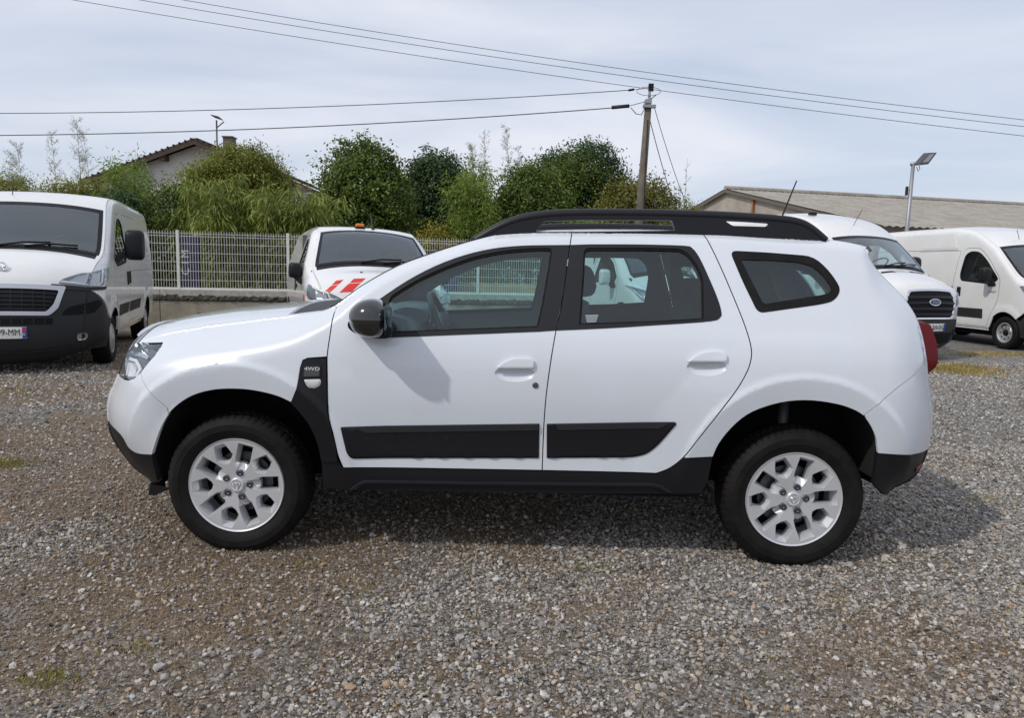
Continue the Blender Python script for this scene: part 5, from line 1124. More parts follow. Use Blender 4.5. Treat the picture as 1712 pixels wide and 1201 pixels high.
# ---- mid-size van glimpsed through the car's rear door glass
CU_OUT = [(.34,.22,.40,.25,.13),(.14,.26,.42,.26,.14),(.06,.42,.44,.28,.15),(.05,.58,.44,.28,.16),(.07,.74,.44,.27,.16),(.11,.88,.42,.25,.15),(.22,1.0,.38,.22,.12),(.48,1.11,.32,.17,.11),(.76,1.21,.24,.13,.10),(.90,1.29,.18,.10,.11),(1.18,1.53,.14,.09,.11),(1.46,1.74,.14,.09,.10),(1.62,1.82,.14,.09,.07),(1.84,1.885,.12,.08,.05),(2.3,1.92,.11,.08,.04),(3.2,1.93,.11,.08,.04),(4.6,1.92,.10,.08,.03),(4.90,1.84,.08,.06,.02),(4.97,1.4,.06,.05,.02),(4.96,.40,.06,.05,.02)]
def face_custom(B, root):
    g0 = B.nose('grille', roundpoly([(-.44,.62),(.44,.62),(.54,.80),(.46,.94),(-.46,.94),(-.54,.80)], .05), INNER, root, off=.006)
    for z_ in (.68,.75,.82,.88): B.nose('grille_slat', [(-.44,z_),(.44,z_),(.44,z_+.022),(-.44,z_+.022)], CHROME, g0, off=.014)
    plate(B, root, 0, .47, 'FT-205-KZ')
    for far in (False, True):
        headlamp(B, root, roundpoly([(-.16,.80),(.02,.78),(.20,.80),(.34,.92),(.46,1.08),(.40,1.10),(.18,1.03),(-.06,.96)], .02), far, [[(-.08,.83),(.06,.83),(.06,.94),(-.08,.92)],[(.12,.84),(.22,.87),(.26,.99),(.12,.96)]])
        B.wrap('light_bar', [(.02,.80),(.18,.82),(.34,.95),(.42,1.07),(.40,1.08),(.31,.97),(.17,.845),(.02,.825)], WHITEP, root, off=.020, thick=.010, far=far, h=.05)
CUST = dict(out=CU_OUT, w=[(.2,.92),(.5,.97),(.8,.985),(1.05,.985),(1.25,.965),(1.5,.90),(1.8,.82),(2.0,.76)], L=4.97, loc=(3.47,15.31,0), yaw=114, fw=.98, rw=3.91, hw=.96, ra=.39, bump_z=.60, dark_bumper=True, sill=.36, label='white van with white mirror shells seen through the rear door window of the white car', door=roundpoly([(1.42,.40),(2.30,.40),(2.32,1.15),(2.22,1.78),(1.82,1.78),(1.48,1.60),(1.18,1.26),(1.2,.85),(1.32,.62)], .05, 4), dwin=roundpoly([(1.24,1.25),(1.36,1.14),(2.16,1.14),(2.18,1.3),(2.12,1.72),(1.84,1.72),(1.54,1.56)], .05, 4),
    handle=(2.16,1.03), slide=roundpoly([(2.34,.42),(3.5,.42),(3.5,1.75),(2.27,1.75),(2.34,1.2)], .05), rub=(), vis=1, wheel='cap', mirror=(1.32,1.15), mir_h=.34, mir_w=.12, white_mirror=True, cowl=1.285, hdr=1.81, bulk=2.36, dashx=1.02, face=face_custom)
van(CUST)
# ------------------------------------------------------------------ the white SUV
SUV_OUT = [
(-1.86,.262,.42,.26,.10),(-1.95,.315,.45,.27,.10),(-2.03,.41,.50,.28,.10),(-2.08,.50,.5,.28,.10),(-2.09,.58,.5,.28,.10),(-2.088,.65,.5,.28,.10),
(-2.068,.715,.48,.27,.11),(-2.03,.775,.45,.25,.12),(-1.99,.84,.42,.23,.12),(-1.955,.90,.38,.21,.12),(-1.915,.955,.32,.18,.13),(-1.86,.997,.28,.21,.095),
(-1.75,1.036,.24,.21,.078),(-1.551,1.080,.22,.20,.066),(-1.289,1.119,.20,.18,.058),(-1.058,1.154,.16,.14,.05),(-.9,1.19,.08,.07,.035),
(-.75,1.30,.05,.045,.03),(-.60,1.39,.05,.045,.028),(-.44,1.456,.05,.04,.026),(-.30,1.506,.05,.04,.024),(-.2,1.537,.05,.035,.02),(-.1,1.562,.05,.035,.02),
(.057,1.583,.05,.035,.02),(.252,1.594,.05,.035,.02),(.573,1.603,.05,.035,.02),(.9,1.601,.05,.035,.02),(1.1,1.596,.05,.035,.02),(1.452,1.580,.05,.035,.02),(1.549,1.570,.05,.035,.025),
(1.64,1.555,.04,.025,.03),(1.700,1.538,.03,.02,.035),(1.716,1.530,.03,.02,.035),(1.713,1.523,.03,.02,.035),(1.694,1.500,.035,.03,.05),(1.752,1.425,.16,.09,.09),(1.815,1.361,.18,.10,.10),(1.872,1.297,.2,.10,.10),(1.918,1.225,.22,.11,.10),
(1.942,1.16,.24,.12,.10),(1.958,1.084,.26,.13,.10),(1.973,.999,.28,.14,.10),(1.99,.914,.3,.15,.10),(2.02,.821,.33,.17,.10),(2.042,.74,.35,.18,.10),(2.046,.648,.35,.18,.10),
(2.039,.558,.35,.18,.10),(2.022,.488,.35,.18,.09),(1.99,.426,.33,.17,.09),(1.942,.388,.3,.16,.08),(1.85,.355,.3,.15,.05)]
SUV_W = [(0,.80),(.2,.845),(.35,.868),(.5,.880),(.65,.890),(.8,.893),(.92,.888),(1.0,.880),(1.08,.860),(1.16,.828),(1.3,.768),(1.45,.699),(1.55,.645),(1.62,.60),(1.7,.54)]
def suv_extra(x, z):
    w = -.012*(x/1.6)**4
    for cx in (-1.3365, 1.3365):
        r_ = np.hypot(x-cx, z-.36); up_ = sstep(.25, .6, z)
        w = w+up_*(.010*(1-sstep(.560, .598, r_))+.011*np.clip((.785-r_)/.19, 0, 1)-.16*np.clip(.565-r_, 0, .12))
    return w-.014*np.exp(-((z-.60)/.16)**2)*sstep(-1.0, -.6, x)*(1-sstep(.55, .95, x))
SB = Body(SUV_OUT, SUV_W, suv_extra); SB.wheels = (-1.3365, 1.3365)
suv = empty('parked_suv', (0, 4.28, 0))
tag(suv, 'white off-road car with black roof rails and silver alloy wheels, parked side-on on gravel', 'car')
def oseg(a, b, n=30):
    """outline points between two given points (nearest indices)"""
    O = SB.O[:, :2]; i = int(np.argmin(((O-np.array(a))**2).sum(1))); j = int(np.argmin(((O-np.array(b))**2).sum(1)))
    st = 1 if j >= i else -1
    return [tuple(q) for q in O[i:(j+st if j+st >= 0 else None):st]]
FARCH = catmull([(-1.742,.471),(-1.709,.537),(-1.672,.611),(-1.629,.681),(-1.58,.73),(-1.511,.774),(-1.427,.801),(-1.343,.811),(-1.251,.81),(-1.168,.798),(-1.102,.781),(-1.045,.756)], 3)
FARCH2 = catmull([(-1.045,.756),(-.988,.691),(-.948,.624),(-.923,.546),(-.913,.474)], 3)
RARCH = catmull([(.924,.544),(.946,.608),(.997,.684),(1.065,.749),(1.15,.79),(1.253,.817),(1.365,.823),(1.478,.809),(1.552,.787),(1.606,.757),(1.648,.707),(1.679,.649),(1.699,.578)], 3)
FD = catmull([(-.867,1.196),(-.871,1.092),(-.881,.972),(-.878,.882),(-.873,.716),(-.85,.608),(-.833,.512),(-.809,.447)], 4)
BG = catmull([(.252,1.590),(.238,1.51),(.2,1.239),(.176,1.124),(.151,.961),(.132,.751),(.128,.455)], 4)
RD = catmull([(.885,1.598),(.925,1.506),(.969,1.394),(1.012,1.277),(1.054,1.154),(1.076,1.057),(1.07,.992),(1.046,.93),(1.001,.852),(.945,.776),(.849,.638),(.782,.537),(.724,.484),(.664,.456)], 4)
FWO = np.array([(-.60,1.066)]+[(-.668,1.10),(-.662,1.237)]+catmull([(-.654,1.241),(-.534,1.327),(-.402,1.401),(-.268,1.455),(-.132,1.49),(.006,1.507),(.143,1.513),(.2365,1.516)], 3).tolist()+[(.1975,1.239),(.172,1.116),(.093,1.109),(-.267,1.087)])
FWG = roundpoly([(-.609,1.087),(-.613,1.25),(-.492,1.331),(-.351,1.402),(-.2,1.457),(-.071,1.483),(.058,1.497),(.155,1.499),(.147,1.43),(.116,1.237),(.092,1.128),(-.102,1.117),(-.351,1.101),(-.526,1.091)], [.01,.03,.06,.08,.08,.08,.06,.022,.05,.05,.012,.05,.05,.05], 4)
RWO = np.array([(.2415,1.516)]+catmull([(.331,1.521),(.56,1.526),(.786,1.525),(.828,1.512),(.857,1.47),(.89,1.392),(.931,1.283),(.946,1.218),(.939,1.193),(.896,1.175),(.683,1.155),(.43,1.133),(.1768,1.116)], 3).tolist()+[(.2025,1.239)])
RWG = roundpoly([(.305,1.503),(.56,1.510),(.79,1.511),(.849,1.435),(.872,1.366),(.868,1.27),(.864,1.182),(.684,1.166),(.281,1.143),(.298,1.37)], [.03,.05,.05,.05,.03,.02,.006,.05,.008,.05], 4)
QWO = roundpoly([(1.005,1.507),(1.182,1.502),(1.41,1.489),(1.482,1.41),(1.522,1.334),(1.483,1.280),(1.416,1.263),(1.118,1.216),(1.053,1.368)], [.035,.05,.08,.05,.05,.05,.05,.03,.05], 4)
QWG = roundpoly([(1.055,1.465),(1.20,1.465),(1.337,1.458),(1.405,1.440),(1.454,1.385),(1.484,1.330),(1.438,1.309),(1.145,1.258)], [.02,.05,.05,.03,.05,.025,.04,.02], 4)
HEAD = np.array(oseg((-1.995,.822), (-1.878,.985))+[(-1.80,.991),(-1.721,.999),(-1.715,.985),(-1.724,.947),(-1.776,.869),(-1.815,.840),(-1.862,.826),(-1.93,.819)])
HEADI = inset(HEAD, .0)
BGAPF = [(-1.776,.869),(-1.753,.831),(-1.689,.768),(-1.632,.712)]
BLINE = catmull([(-1.742,.471),(-1.84,.464),(-1.897,.492),(-1.935,.543),(-2.012,.566),(-2.089,.575)], 4)
RBG = catmull([(1.972,1.0),(1.906,.971),(1.783,.907),(1.696,.839),(1.610,.762)], 4)
L_ = lambda a: [tuple(q) for q in a]
FENDER = oseg((-1.868,.99), (-.885,1.20))+L_(FD[:9])+[(-.971,.964),(-.992,.954),(-1.002,.921),(-1.015,.824)]+L_(FARCH[::-1])[:-9]+[BGAPF[3], BGAPF[2], BGAPF[1], BGAPF[0], (-1.724,.947),(-1.715,.985),(-1.721,1.001),(-1.80,.9935)]
FDOOR = L_(FD)+[(-.4,.451),(.128,.455)]+L_(BG[::-1])[1:]+oseg((.245,1.594), (-.885,1.20))[1:]
RDOOR = L_(BG)+[(.4,.456)]+L_(RD[::-1])+oseg((.88,1.601), (.255,1.594))[1:]
QUART = L_(RD[:-8])+[(.782,.537)]+L_(RARCH[:-9])+L_(RBG[::-1])+oseg((1.972,1.0), (.89,1.601))[1:]
RBUMP = L_(RBG)+L_(RARCH[-9:])+[(1.80,.572),(1.92,.564)]+oseg((2.039,.558), (1.973,.999))
RBLOW = [(1.699,.578),(1.80,.572),(1.92,.564)]+oseg((2.039,.558), (1.85,.355))+[(1.80,.352),(1.74,.392),(1.705,.42)]
FBUMP = [tuple(q) for q in BLINE[::-1]]+L_(FARCH[:10])+[BGAPF[3], BGAPF[2], BGAPF[1], BGAPF[0], (-1.815,.838),(-1.862,.823),(-1.93,.816)]+oseg((-1.998,.818), (-2.09,.585))
FBLOW = L_(BLINE)+oseg((-2.09,.57), (-1.86,.262))+[(-1.78,.30),(-1.745,.33)]
FTRIM = [(-.971,.961),(-.884,.966),(-.882,.882),(-.877,.716),(-.854,.608),(-.842,.55),(-.836,.476),(-.913,.474)]+L_(FARCH2[::-1])+[(-1.016,.824),(-1.003,.921),(-.992,.951)]
SILL = [(-.913,.472),(-.838,.474),(-.815,.444),(-.4,.447),(.128,.451),(.4,.452),(.664,.452),(.724,.480),(.782,.532),(.80,.541),(.923,.542),(.91,.43),(.885,.36),(.3,.343),(-.806,.333),(-.91,.338)]
STRIP1 = roundpoly([(-.819,.645),(.109,.682),(.111,.515),(-.771,.492),(-.79,.519)], [.008,.004,.004,.03,.03], 4)
STRIP2 = roundpoly([(.143,.682),(.737,.708),(.745,.700),(.667,.594),(.618,.548),(.557,.53),(.148,.516)], [.004,.008,.01,.04,.04,.05,.004], 4)
def dent(P, zc): return P
U_COWL, U_HDR = SB.uz(1.187), SB.uz(1.545)
def recess(cen): return np.array([(cen[0]+.092*math.cos(a), cen[1]-.014+(.030 if math.sin(a) > 0 else .042)*math.sin(a)) for a in np.linspace(0, 2*math.pi, 40)[:-1]])
REC = {'front_door': recess((-.012,.932)), 'rear_door': recess((.872,.982))}
for far in (False, True):
    sd = 'far' if far else 'near'
    fen = SB.panel('front_fender', FENDER, PAINT, suv, h=.045 if far else .020, gap=.0025, far=far, thick=.02, rim=INNER)
    tr = SB.panel('fender_trim', FTRIM, PLAST, suv, h=.035, off=.006, thick=.025, far=far)
    tr2 = SB.panel('badge_panel', roundpoly([(-.985,.934),(-.907,.938),(-.907,.880),(-.991,.876)], .008), PLAST2, tr, h=.03, off=.0105, thick=.005, far=far)
    SB.panel('badge_recess', roundpoly([(-.979,.924),(-.913,.928),(-.913,.884),(-.985,.880)], .004), GLOSSB, tr, h=.03, off=.0115, thick=.002, far=far)
    SB.panel('side_indicator', roundpoly([(-.986,.866),(-.905,.870),(-.906,.842),(-.93,.826),(-.965,.829)], .012), pmat('clear_indicator', (.55,.55,.54), .12, coat=1, spec=.6), tr, h=.015, off=.0075, thick=.01, far=far, bulge=.005)
    wmid = float(SB.W(-.945, .915)[0])
    if not far:
        M = Matrix.Translation((-.945, -wmid-.0135, .917)) @ Matrix.Rotation(R(90), 4, 'X')
        textobj('4WD', .022, 'badge_lettering', WHITET, tr, M, sx=1.45)
    sill = SB.panel('sill_trim', SILL, PLAST, suv, h=.05, off=-.004, thick=.05, far=far)
    rid = np.array([(-.78,.340),(-.767,.352),(-.735,.374),(-.709,.386),(-.2,.391),(.3,.399),(.658,.407),(.70,.396),(.745,.366),(.725,.366),(.685,.387),(.65,.396),(.3,.388),(-.2,.380),(-.70,.375),(-.728,.363),(-.752,.342)])
    SB.panel('sill_ridge', rid, PLAST2, sill, h=.04, off=.012, thick=.016, far=far)
    # --- doors
    for nm, poly, gl, fr, strip, glm in (('front_door', FDOOR, FWG, FWO, STRIP1, GLASS), ('rear_door', RDOOR, RWG, RWO, STRIP2, GLASSR)):
        d = SB.panel(nm, poly, PAINT, suv, holes=[inset(gl, -.012), REC[nm]], h=.05 if far else .024, gap=.0025, far=far, thick=.03, rim=INNER)
        SB.panel('window_frame', fr, PLAST2, d, holes=[gl], h=.04, off=.0025, thick=.022, far=far)
        SB.panel('window_glass', inset(gl, -.008), glm, d, h=.05, off=-.010, thick=.0, far=far)
        SB.panel('window_seal', inset(gl, -.003), RUBBER, d, holes=[inset(gl, .009)], h=.05, off=-.004, thick=.012, far=far)
        low = [q for q in (FDOOR if nm == 'front_door' else RDOOR)]
        SB.panel('door_card', inset(np.array(poly), .03), CABIN, d, holes=[inset(gl, .004)], h=.06, off=-.055, thick=-.04, far=far)
        fac = [(-.745,.648),(.104,.681),(.104,.652),(-.70,.620),(-.735,.636)] if nm == 'front_door' else [(.185,.683),(.715,.7065),(.690,.690),(.665,.677),(.195,.656)]
        SB.panel('strip_lit_band', fac, pmat('lit_band_plastic', (.022,.023,.027), .38), d, h=.03, off=.0125, thick=.006, far=far)  # flat top band in lighter plastic; skylight on the bevel put into colour
        st = SB.panel('rub_strip', strip, PLAST, d, h=.03, off=.004, thick=.010, far=far, bulge=.005)
    if not far:
        df = [c for c in suv.children if c.name.startswith('front_door')][-1]
        for k, chh in enumerate('DUSTER'):
            xx = -.685+.072*k; M = Matrix.Translation((xx, -float(SB.W(xx, .592)[0])-.0095, .586+.003*k)) @ Matrix.Rotation(R(90), 4, 'X')
            textobj(chh, .030, 'embossed_letter', PLAST2, df, M, ext=.0012, sx=1.3)
    D1 = [c for c in suv.children if c.name.startswith('front_door')][-1]; D2 = [c for c in suv.children if c.name.startswith('rear_door')][-1]
    for d, cap, cen in ((D1, [(-.099,.938),(-.073,.966),(-.04,.982),(-.010,.990),(.059,.990),(.077,.978),(.076,.942)], (-.012,.928)), (D2, [(.780,.988),(.806,1.013),(.84,1.032),(.899,1.043),(.949,1.039),(.963,1.022),(.960,.992)], (.872,.978))):
        rc = REC['front_door' if d is D1 else 'rear_door']
        SB.panel('handle_recess', inset(rc, -.002), PAINT, d, h=.008, off=-.001, thick=.002, far=far, bulge=-.024)
        SB.panel('door_handle', roundpoly(cap, .010, 3), PAINT, d, h=.008, off=.013, thick=.014, far=far, bulge=.003)
    lk = MB(); wl = float(SB.W(.085, .864)[0]); lk.lathe([(.0, -wl-.006), (.011, -wl-.006), (.014, -wl-.003), (.014, -wl+.01)], 20, (.085, 0, .864)) if not far else None
    if not far:
        lk.build('door_lock', STEEL, D1, smooth=False)
        wq = float(SB.W(.33, 1.17)[0])
        for k in range(4):   # etched marking on the rear door glass
            SB.panel('glass_marking', [(.312+.002*k,1.192-.009*k),(.372-.003*k,1.195-.009*k),(.372-.003*k,1.190-.009*k),(.312+.002*k,1.187-.009*k)], pmat('etched_print', (.35,.42,.44), .5), D2, h=.05, off=-.0085, thick=0)
    q = SB.panel('rear_quarter', QUART, PAINT, suv, holes=[inset(QWG, -.012)], h=.05 if far else .020, gap=.0025, far=far, thick=.03, rim=INNER)
    SB.panel('quarter_frame', QWO, RUBBER, q, holes=[QWG], h=.03, off=.002, thick=.02, far=far)
    SB.panel('quarter_glass', inset(QWG, -.008), GLASSR, q, h=.05, off=-.003, thick=0, far=far)
    SB.panel('quarter_lining', [(.97,1.56),(1.0,1.33),(1.06,1.15),(1.08,1.0),(1.05,.90),(1.2,.87),(1.5,.87),(1.70,.90),(1.84,1.0),(1.83,1.16),(1.72,1.34),(1.62,1.45),(1.50,1.54)], CABIN, q, holes=[inset(QWG, -.01)], h=.07, off=-.09, thick=.0, far=far)
    rb = SB.panel('rear_bumper_corner', RBUMP, PAINT, suv, h=.03, gap=.0012, far=far, thick=.02)
    rl = SB.panel('rear_bumper_cladding', RBLOW, PLAST, suv, h=.045, off=-.002, thick=.03, far=far)
    SB.panel('rear_reflector', [(1.945,.482),(1.995,.492),(1.985,.470),(1.955,.452)], REDL, rl, h=.02, off=.004, thick=.006, far=far)
    SB.panel('front_bumper_corner', FBUMP, PAINT, suv, h=.03, gap=.0014, far=far, thick=.02)
    SB.panel('front_bumper_cladding', FBLOW, PLAST, suv, h=.045, off=.002, thick=.03, far=far)
    # --- head lamp: bowl, chrome surround, lens
    hd = SB.panel('headlamp', HEAD, GLOSSB, suv, h=.03, gap=.003, off=-.030, thick=.01, far=far)
    SB.panel('headlamp_lens', HEAD, LENS, hd, h=.03, gap=.002, off=-.002, thick=.03, far=far)
    zz = [(-1.915,.958),(-1.845,.962),(-1.785,.952),(-1.790,.938),(-1.845,.945),(-1.92,.941)]
    SB.panel('light_bar', zz, CHROME, hd, h=.02, off=-.018, thick=.01, far=far)
    SB.panel('light_bar', [(-1.93,.925),(-1.86,.928),(-1.82,.905),(-1.802,.885),(-1.825,.848),(-1.842,.848),(-1.822,.884),(-1.835,.898),(-1.865,.914),(-1.935,.911)], WHITEP, hd, h=.02, off=-.017, thick=.01, far=far)
    SB.panel('reflector_bowl', [(-1.908,.905),(-1.86,.908),(-1.838,.89),(-1.846,.845),(-1.91,.835)], pmat('bright_reflector', (.80,.81,.82), .25, metal=.3), hd, h=.015, off=-.018, thick=.01, far=far, bulge=-.012)
    SB.panel('light_bar', [(-1.935,.898),(-1.927,.899),(-1.931,.838),(-1.941,.836)], WHITEP, hd, h=.02, off=-.017, thick=.01, far=far)
    # --- tail lamp wrapping the rear corner
    s_ = 1 if not far else -1
    tl = MB(); rows = []
    for z_, xo in ((1.205,1.930),(1.195,1.96),(1.172,2.018),(1.14,2.030),(1.09,2.043),(1.04,2.050),(1.0,2.052),(.97,2.046),(.945,2.02),(.930,2.0)):
        xs = float(np.interp(-z_, -SB.O[SB.top:, 1], SB.O[SB.top:, 0]))
        wa, wb = float(SB.W(xs-.03, z_)[0]), float(SB.W(xs-.001, z_)[0])
        rows.append([(xs-.03, -s_*(wa-.03), z_), (xs-.002, -s_*(wb-.006), z_), (max(xo-.010, xs+.006), -s_*(wb-.03), z_), (max(xo, xs+.012), -s_*(wb-.075), z_), (max(xo+.004, xs+.02), -s_*.54, z_), (xs+.02, -s_*.46, z_)])
    Vt = [p_ for r_ in rows for p_ in r_]; Ft = [(i*6+j, i*6+j+1, i*6+j+7, i*6+j+6) for i in range(len(rows)-1) for j in range(5)]
    if not far: Ft = [f[::-1] for f in Ft]
    tlo = mk('tail_lamp', Vt, Ft, REDL, suv, True); tlo.data.set_sharp_from_angle(angle=R(25))
    for z_ in (1.150, 1.075, .990):
        rr0 = np.array([[p_[2] for p_ in r_][0] for r_ in rows])[::-1]
        pts_ = [tuple(np.interp(z_, rr0, np.array([r_[j][c] for r_ in rows])[::-1])+(.0025 if c == 0 else 0) for c in range(3)) for j in (2, 3, 4)]
        MB().tube([(a_, b_-s_*.002, c_) for a_, b_, c_ in pts_], .0045, 6).build('lamp_rib', pmat('dark_red_rib', (.08,.004,.006), .35), tlo, True)
    # --- wheel housings
    for arch, nm in ((np.concatenate([[(-1.742,.30)], FARCH, FARCH2[1:], [(-.915,.33)]]), 'wheel_housing'), (np.concatenate([[(.90,.36)], RARCH, [(1.70,.42)]]), 'wheel_housing')):
        y0 = -(SB.W(arch[:, 0], arch[:, 1])-.008); V = []; F = []
        cxm = arch[:, 0].mean()
        grow = np.stack([cxm+(arch[:, 0]-cxm)*1.04, arch[:, 1]+.02], 1)
        n_ = len(arch)
        V = [(a[0], y, a[1]) for a, y in zip(arch, y0)]+[(a[0], y+.03, a[1]) for a, y in zip(grow, y0)]+[(a[0], -.40, a[1]) for a in grow]
        for k in range(n_-1):
            F += [(k, k+1, n_+k+1, n_+k), (n_+k, n_+k+1, 2*n_+k+1, 2*n_+k)]
        F.append(tuple(range(2*n_, 3*n_)))
        if far: V = [(a, -b, c) for a, b, c in V]; F = [f[::-1] for f in F]
        mk(nm, V, F, pmat('wheel_liner', (.012,.012,.013), .85, bump=.3, bscale=60), suv, False)
    # front mud deflector hanging ahead of the tyre
    MB().add([(-1.80, -s_*.74, .30), (-1.66, -s_*.80, .30), (-1.79, -s_*.72, .235), (-1.83, -s_*.70, .232), (-1.79, -s_*.60, .30), (-1.80, -s_*.58, .24)], [(0, 1, 2, 3), (0, 3, 5, 4)]).build('mud_deflector', PLAST, suv)
    # --- roof rail
    RAILP = [(-.234,1.532),(-.18,1.568),(-.12,1.600),(-.024,1.642),(.099,1.668),(.274,1.682),(.617,1.689),(.974,1.686),(1.24,1.675),(1.355,1.662),(1.42,1.633),(1.49,1.572),(1.40,1.572),(1.1,1.580),(.747,1.585),(.3,1.572),(.083,1.565),(-.05,1.55),(-.15,1.535)]
    H1 = roundpoly([(.070,1.578),(.112,1.630),(.30,1.640),(.735,1.648),(.755,1.600),(.3,1.584)], .008, 3)
    H2 = roundpoly([(.993,1.652),(1.10,1.650),(1.216,1.645),(1.199,1.628),(1.03,1.629)], .010, 3)
    ya = (-.605, -.568) if not far else (.568, .605)
    rr_ = prism('roof_rail', np.array(RAILP), [H1, H2], ya[0], ya[1], RAILM, suv, h=.06, bev=.007)
    arr = catmull(np.array([(-.234,1.535),(-.12,1.603),(-.024,1.645),(.099,1.671),(.274,1.685),(.617,1.692),(.974,1.689),(1.24,1.678),(1.355,1.664),(1.42,1.634),(1.49,1.58)]), 4)
    MB().tube([(a, -s_*.586, b-.013) for a, b in arr], .0235, 10).build('rail_bar', RAILM, rr_, True)
# --- round-the-outline skin
SB.strip('bonnet', SB.uz(.992), SB.uz(1.142), -1, 1, PAINT, suv, 40, 40, thick=.03)
SB.strip('grille_panel', SB.uz(.83), SB.uz(.985), -1, 1, GLOSSB, suv, 12, 40)
SB.strip('front_bumper', SB.uz(.575), SB.uz(.826), -1, 1, PAINT, suv, 20, 40)
SB.strip('lower_bumper', SB.U[0], SB.uz(.572), -1, 1, PLAST, suv, 20, 40)
for k in range(4):
    z_ = .845+.033*k
    SB.nose('grille_bar', [(-.42, z_), (.42, z_), (.42, z_+.014), (-.42, z_+.014)], CHROME if k == 3 else PLAST2, suv, off=.012, thick=.02)
SB.nose('skid_plate', roundpoly([(-.42,.29),(.42,.29),(.5,.42),(-.5,.42)], .03), pmat('satin_silver', (.45,.45,.46), .4, metal=.6), suv, off=.01)
SB.nose('air_intake', roundpoly([(-.5,.48),(.5,.48),(.46,.62),(-.46,.62)], .03), INNER, suv, off=.006)
pl_ = SB.nose('number_plate', [(-.26,.66),(.26,.66),(.26,.77),(-.26,.77)], PLATEM, suv, off=.015)
cw = SB.strip('cowl_tray', SB.uz(1.1425), SB.uz(1.205), -.96, .96, PLAST, suv, 8, 24, off=-.010)
for s_ in (-1, 1):
    SB.strip('cowl_corner', SB.uz(1.1425), U_COWL, s_*.96, s_*1.0, PAINT, suv, 8, 4)
    SB.strip('a_pillar', U_COWL, U_HDR, s_*.955, s_*1.0, PAINT, suv, 30, 4)
    SB.strip('screen_seal', U_COWL, U_HDR, s_*.92, s_*.957, RUBBER, suv, 30, 4, off=.004)
SB.strip('windscreen', U_COWL, U_HDR, -.93, .93, GLASS, suv, 24, 24, off=-.002, thick=0)
SB.strip('roof_panel', U_HDR, SB.ux(1.66), -1, 1, PAINT, suv, 40, 24)
hl = SB.strip('headliner', U_HDR, SB.ux(1.60), -.97, .97, CABIN, suv, 24, 16, off=-.05, thick=.0)
SB.strip('roof_spoiler', SB.ux(1.66), SB.uzr(1.50), -1, 1, PAINT, suv, 12, 24, thick=.03)
SB.strip('tailgate', SB.uzr(1.10), SB.uzr(.70), -.88, .88, PAINT, suv, 24, 30)
SB.strip('tailgate_frame', SB.uzr(1.495), SB.uzr(1.102), .86, 1.0, PAINT, suv, 24, 4)
SB.strip('tailgate_frame', SB.uzr(1.495), SB.uzr(1.102), -1.0, -.86, PAINT, suv, 24, 4)
SB.strip('rear_screen', SB.uzr(1.495), SB.uzr(1.102), -.86, .86, GLASSR, suv, 24, 24, off=-.004, thick=0)
for s_ in (-1, 1): SB.strip('rear_corner', SB.uzr(1.10), SB.uzr(.70), s_*.88, s_*1.0, PAINT, suv, 24, 4)
SB.strip('rear_bumper', SB.uzr(.698), SB.uzr(.558), -1, 1, PAINT, suv, 12, 30)
SB.strip('rear_lower_bumper', SB.uzr(.556), SB.U[-1], -1, 1, PLAST, suv, 12, 30)
for k, x_ in enumerate((-1.30, -1.09)):       # bonnet rubber studs / washer jets
    u_ = SB.uz(float(np.interp(x_, SB.O[60:100, 0], SB.O[60:100, 1]))); P_ = SB.skin(np.array([.12]), np.array([u_]))[0]
    MB().lathe([(.0, .012), (.012, .010), (.017, 0), (.017, -.01)], 12, tuple(P_), 'z').build('washer_jet', PLAST, suv, True)
for s_ in (-1, 1):
    MB().tube([(-.83, s_*.25+.05, 1.222), (-.80, s_*.25-.1, 1.262), (-.72, s_*.25-.42, 1.31)], .008, 6).build('wiper_arm', PLAST, suv, True)
# --- inner shell, floor, cabin
mb = MB()
mb.box(-1.86, -1.72, -.55, .55, .30, .92).box(-.90, .90, -.76, .76, .31, .50).box(-1.75, -.9, -.42, .42, .28, .98).box(.9, 1.75, -.42, .42, .30, .80).box(1.72, 1.93, -.62, .62, .40, .9)
mb.build('underbody', INNER, suv)
MB().box(.55, 1.75, -.72, .72, .82, .86).build('boot_floor', CABIN, suv)
for far in (False, True):
    IN1 = [(-1.74,.50),(-1.70,.95),(-1.4,1.03),(-1.0,1.09),(-.88,1.10),(-.80,1.02),(-.80,.47),(.70,.47),(.80,.56),(.93,.57),(.98,.70)]+L_(RARCH[6:-3]+np.array([0,.02]))+[(1.70,.60),(1.90,.60),(1.88,.95),(1.62,1.18),(1.10,1.17),(.90,1.10),(-.40,1.03),(-.86,1.0),(-.95,.80),(-1.04,.80)]+L_(FARCH[::-1][2:]+np.array([0,.02]))
    SB.panel('inner_side', inset(np.array([(-.85,.50),(.75,.50),(.90,.62),(.98,.75),(1.05,.95),(1.0,1.08),(.2,1.05),(-.84,1.02)]), 0), INNER, suv, h=.1, off=-.035, thick=.0, far=far)
    SB.panel('inner_wing', [(-1.66,.85),(-1.4,.89),(-1.05,.84),(-.92,.80),(-.90,1.08),(-1.3,1.05),(-1.64,.96)], INNER, suv, h=.1, off=-.035, thick=.0, far=far)
    SB.panel('inner_wing', [(1.02,.84),(1.35,.88),(1.62,.82),(1.85,.93),(1.70,1.15),(1.10,1.14)], INNER, suv, h=.1, off=-.035, thick=.0, far=far)
dash = prism('dashboard', catmull([(-.98,1.10),(-.80,1.155),(-.66,1.165),(-.52,1.135),(-.47,1.06),(-.50,.92),(-.62,.72),(-.95,.60)], 4), [], -.74, .74, CABIN, suv, h=.2, bev=.01)
prism('instrument_hood', catmull([(-.66,1.13),(-.60,1.19),(-.48,1.18),(-.455,1.14),(-.50,1.10),(-.62,1.09)], 3, True), [], -.56, -.18, CABIN, dash, h=.1, bev=.01)
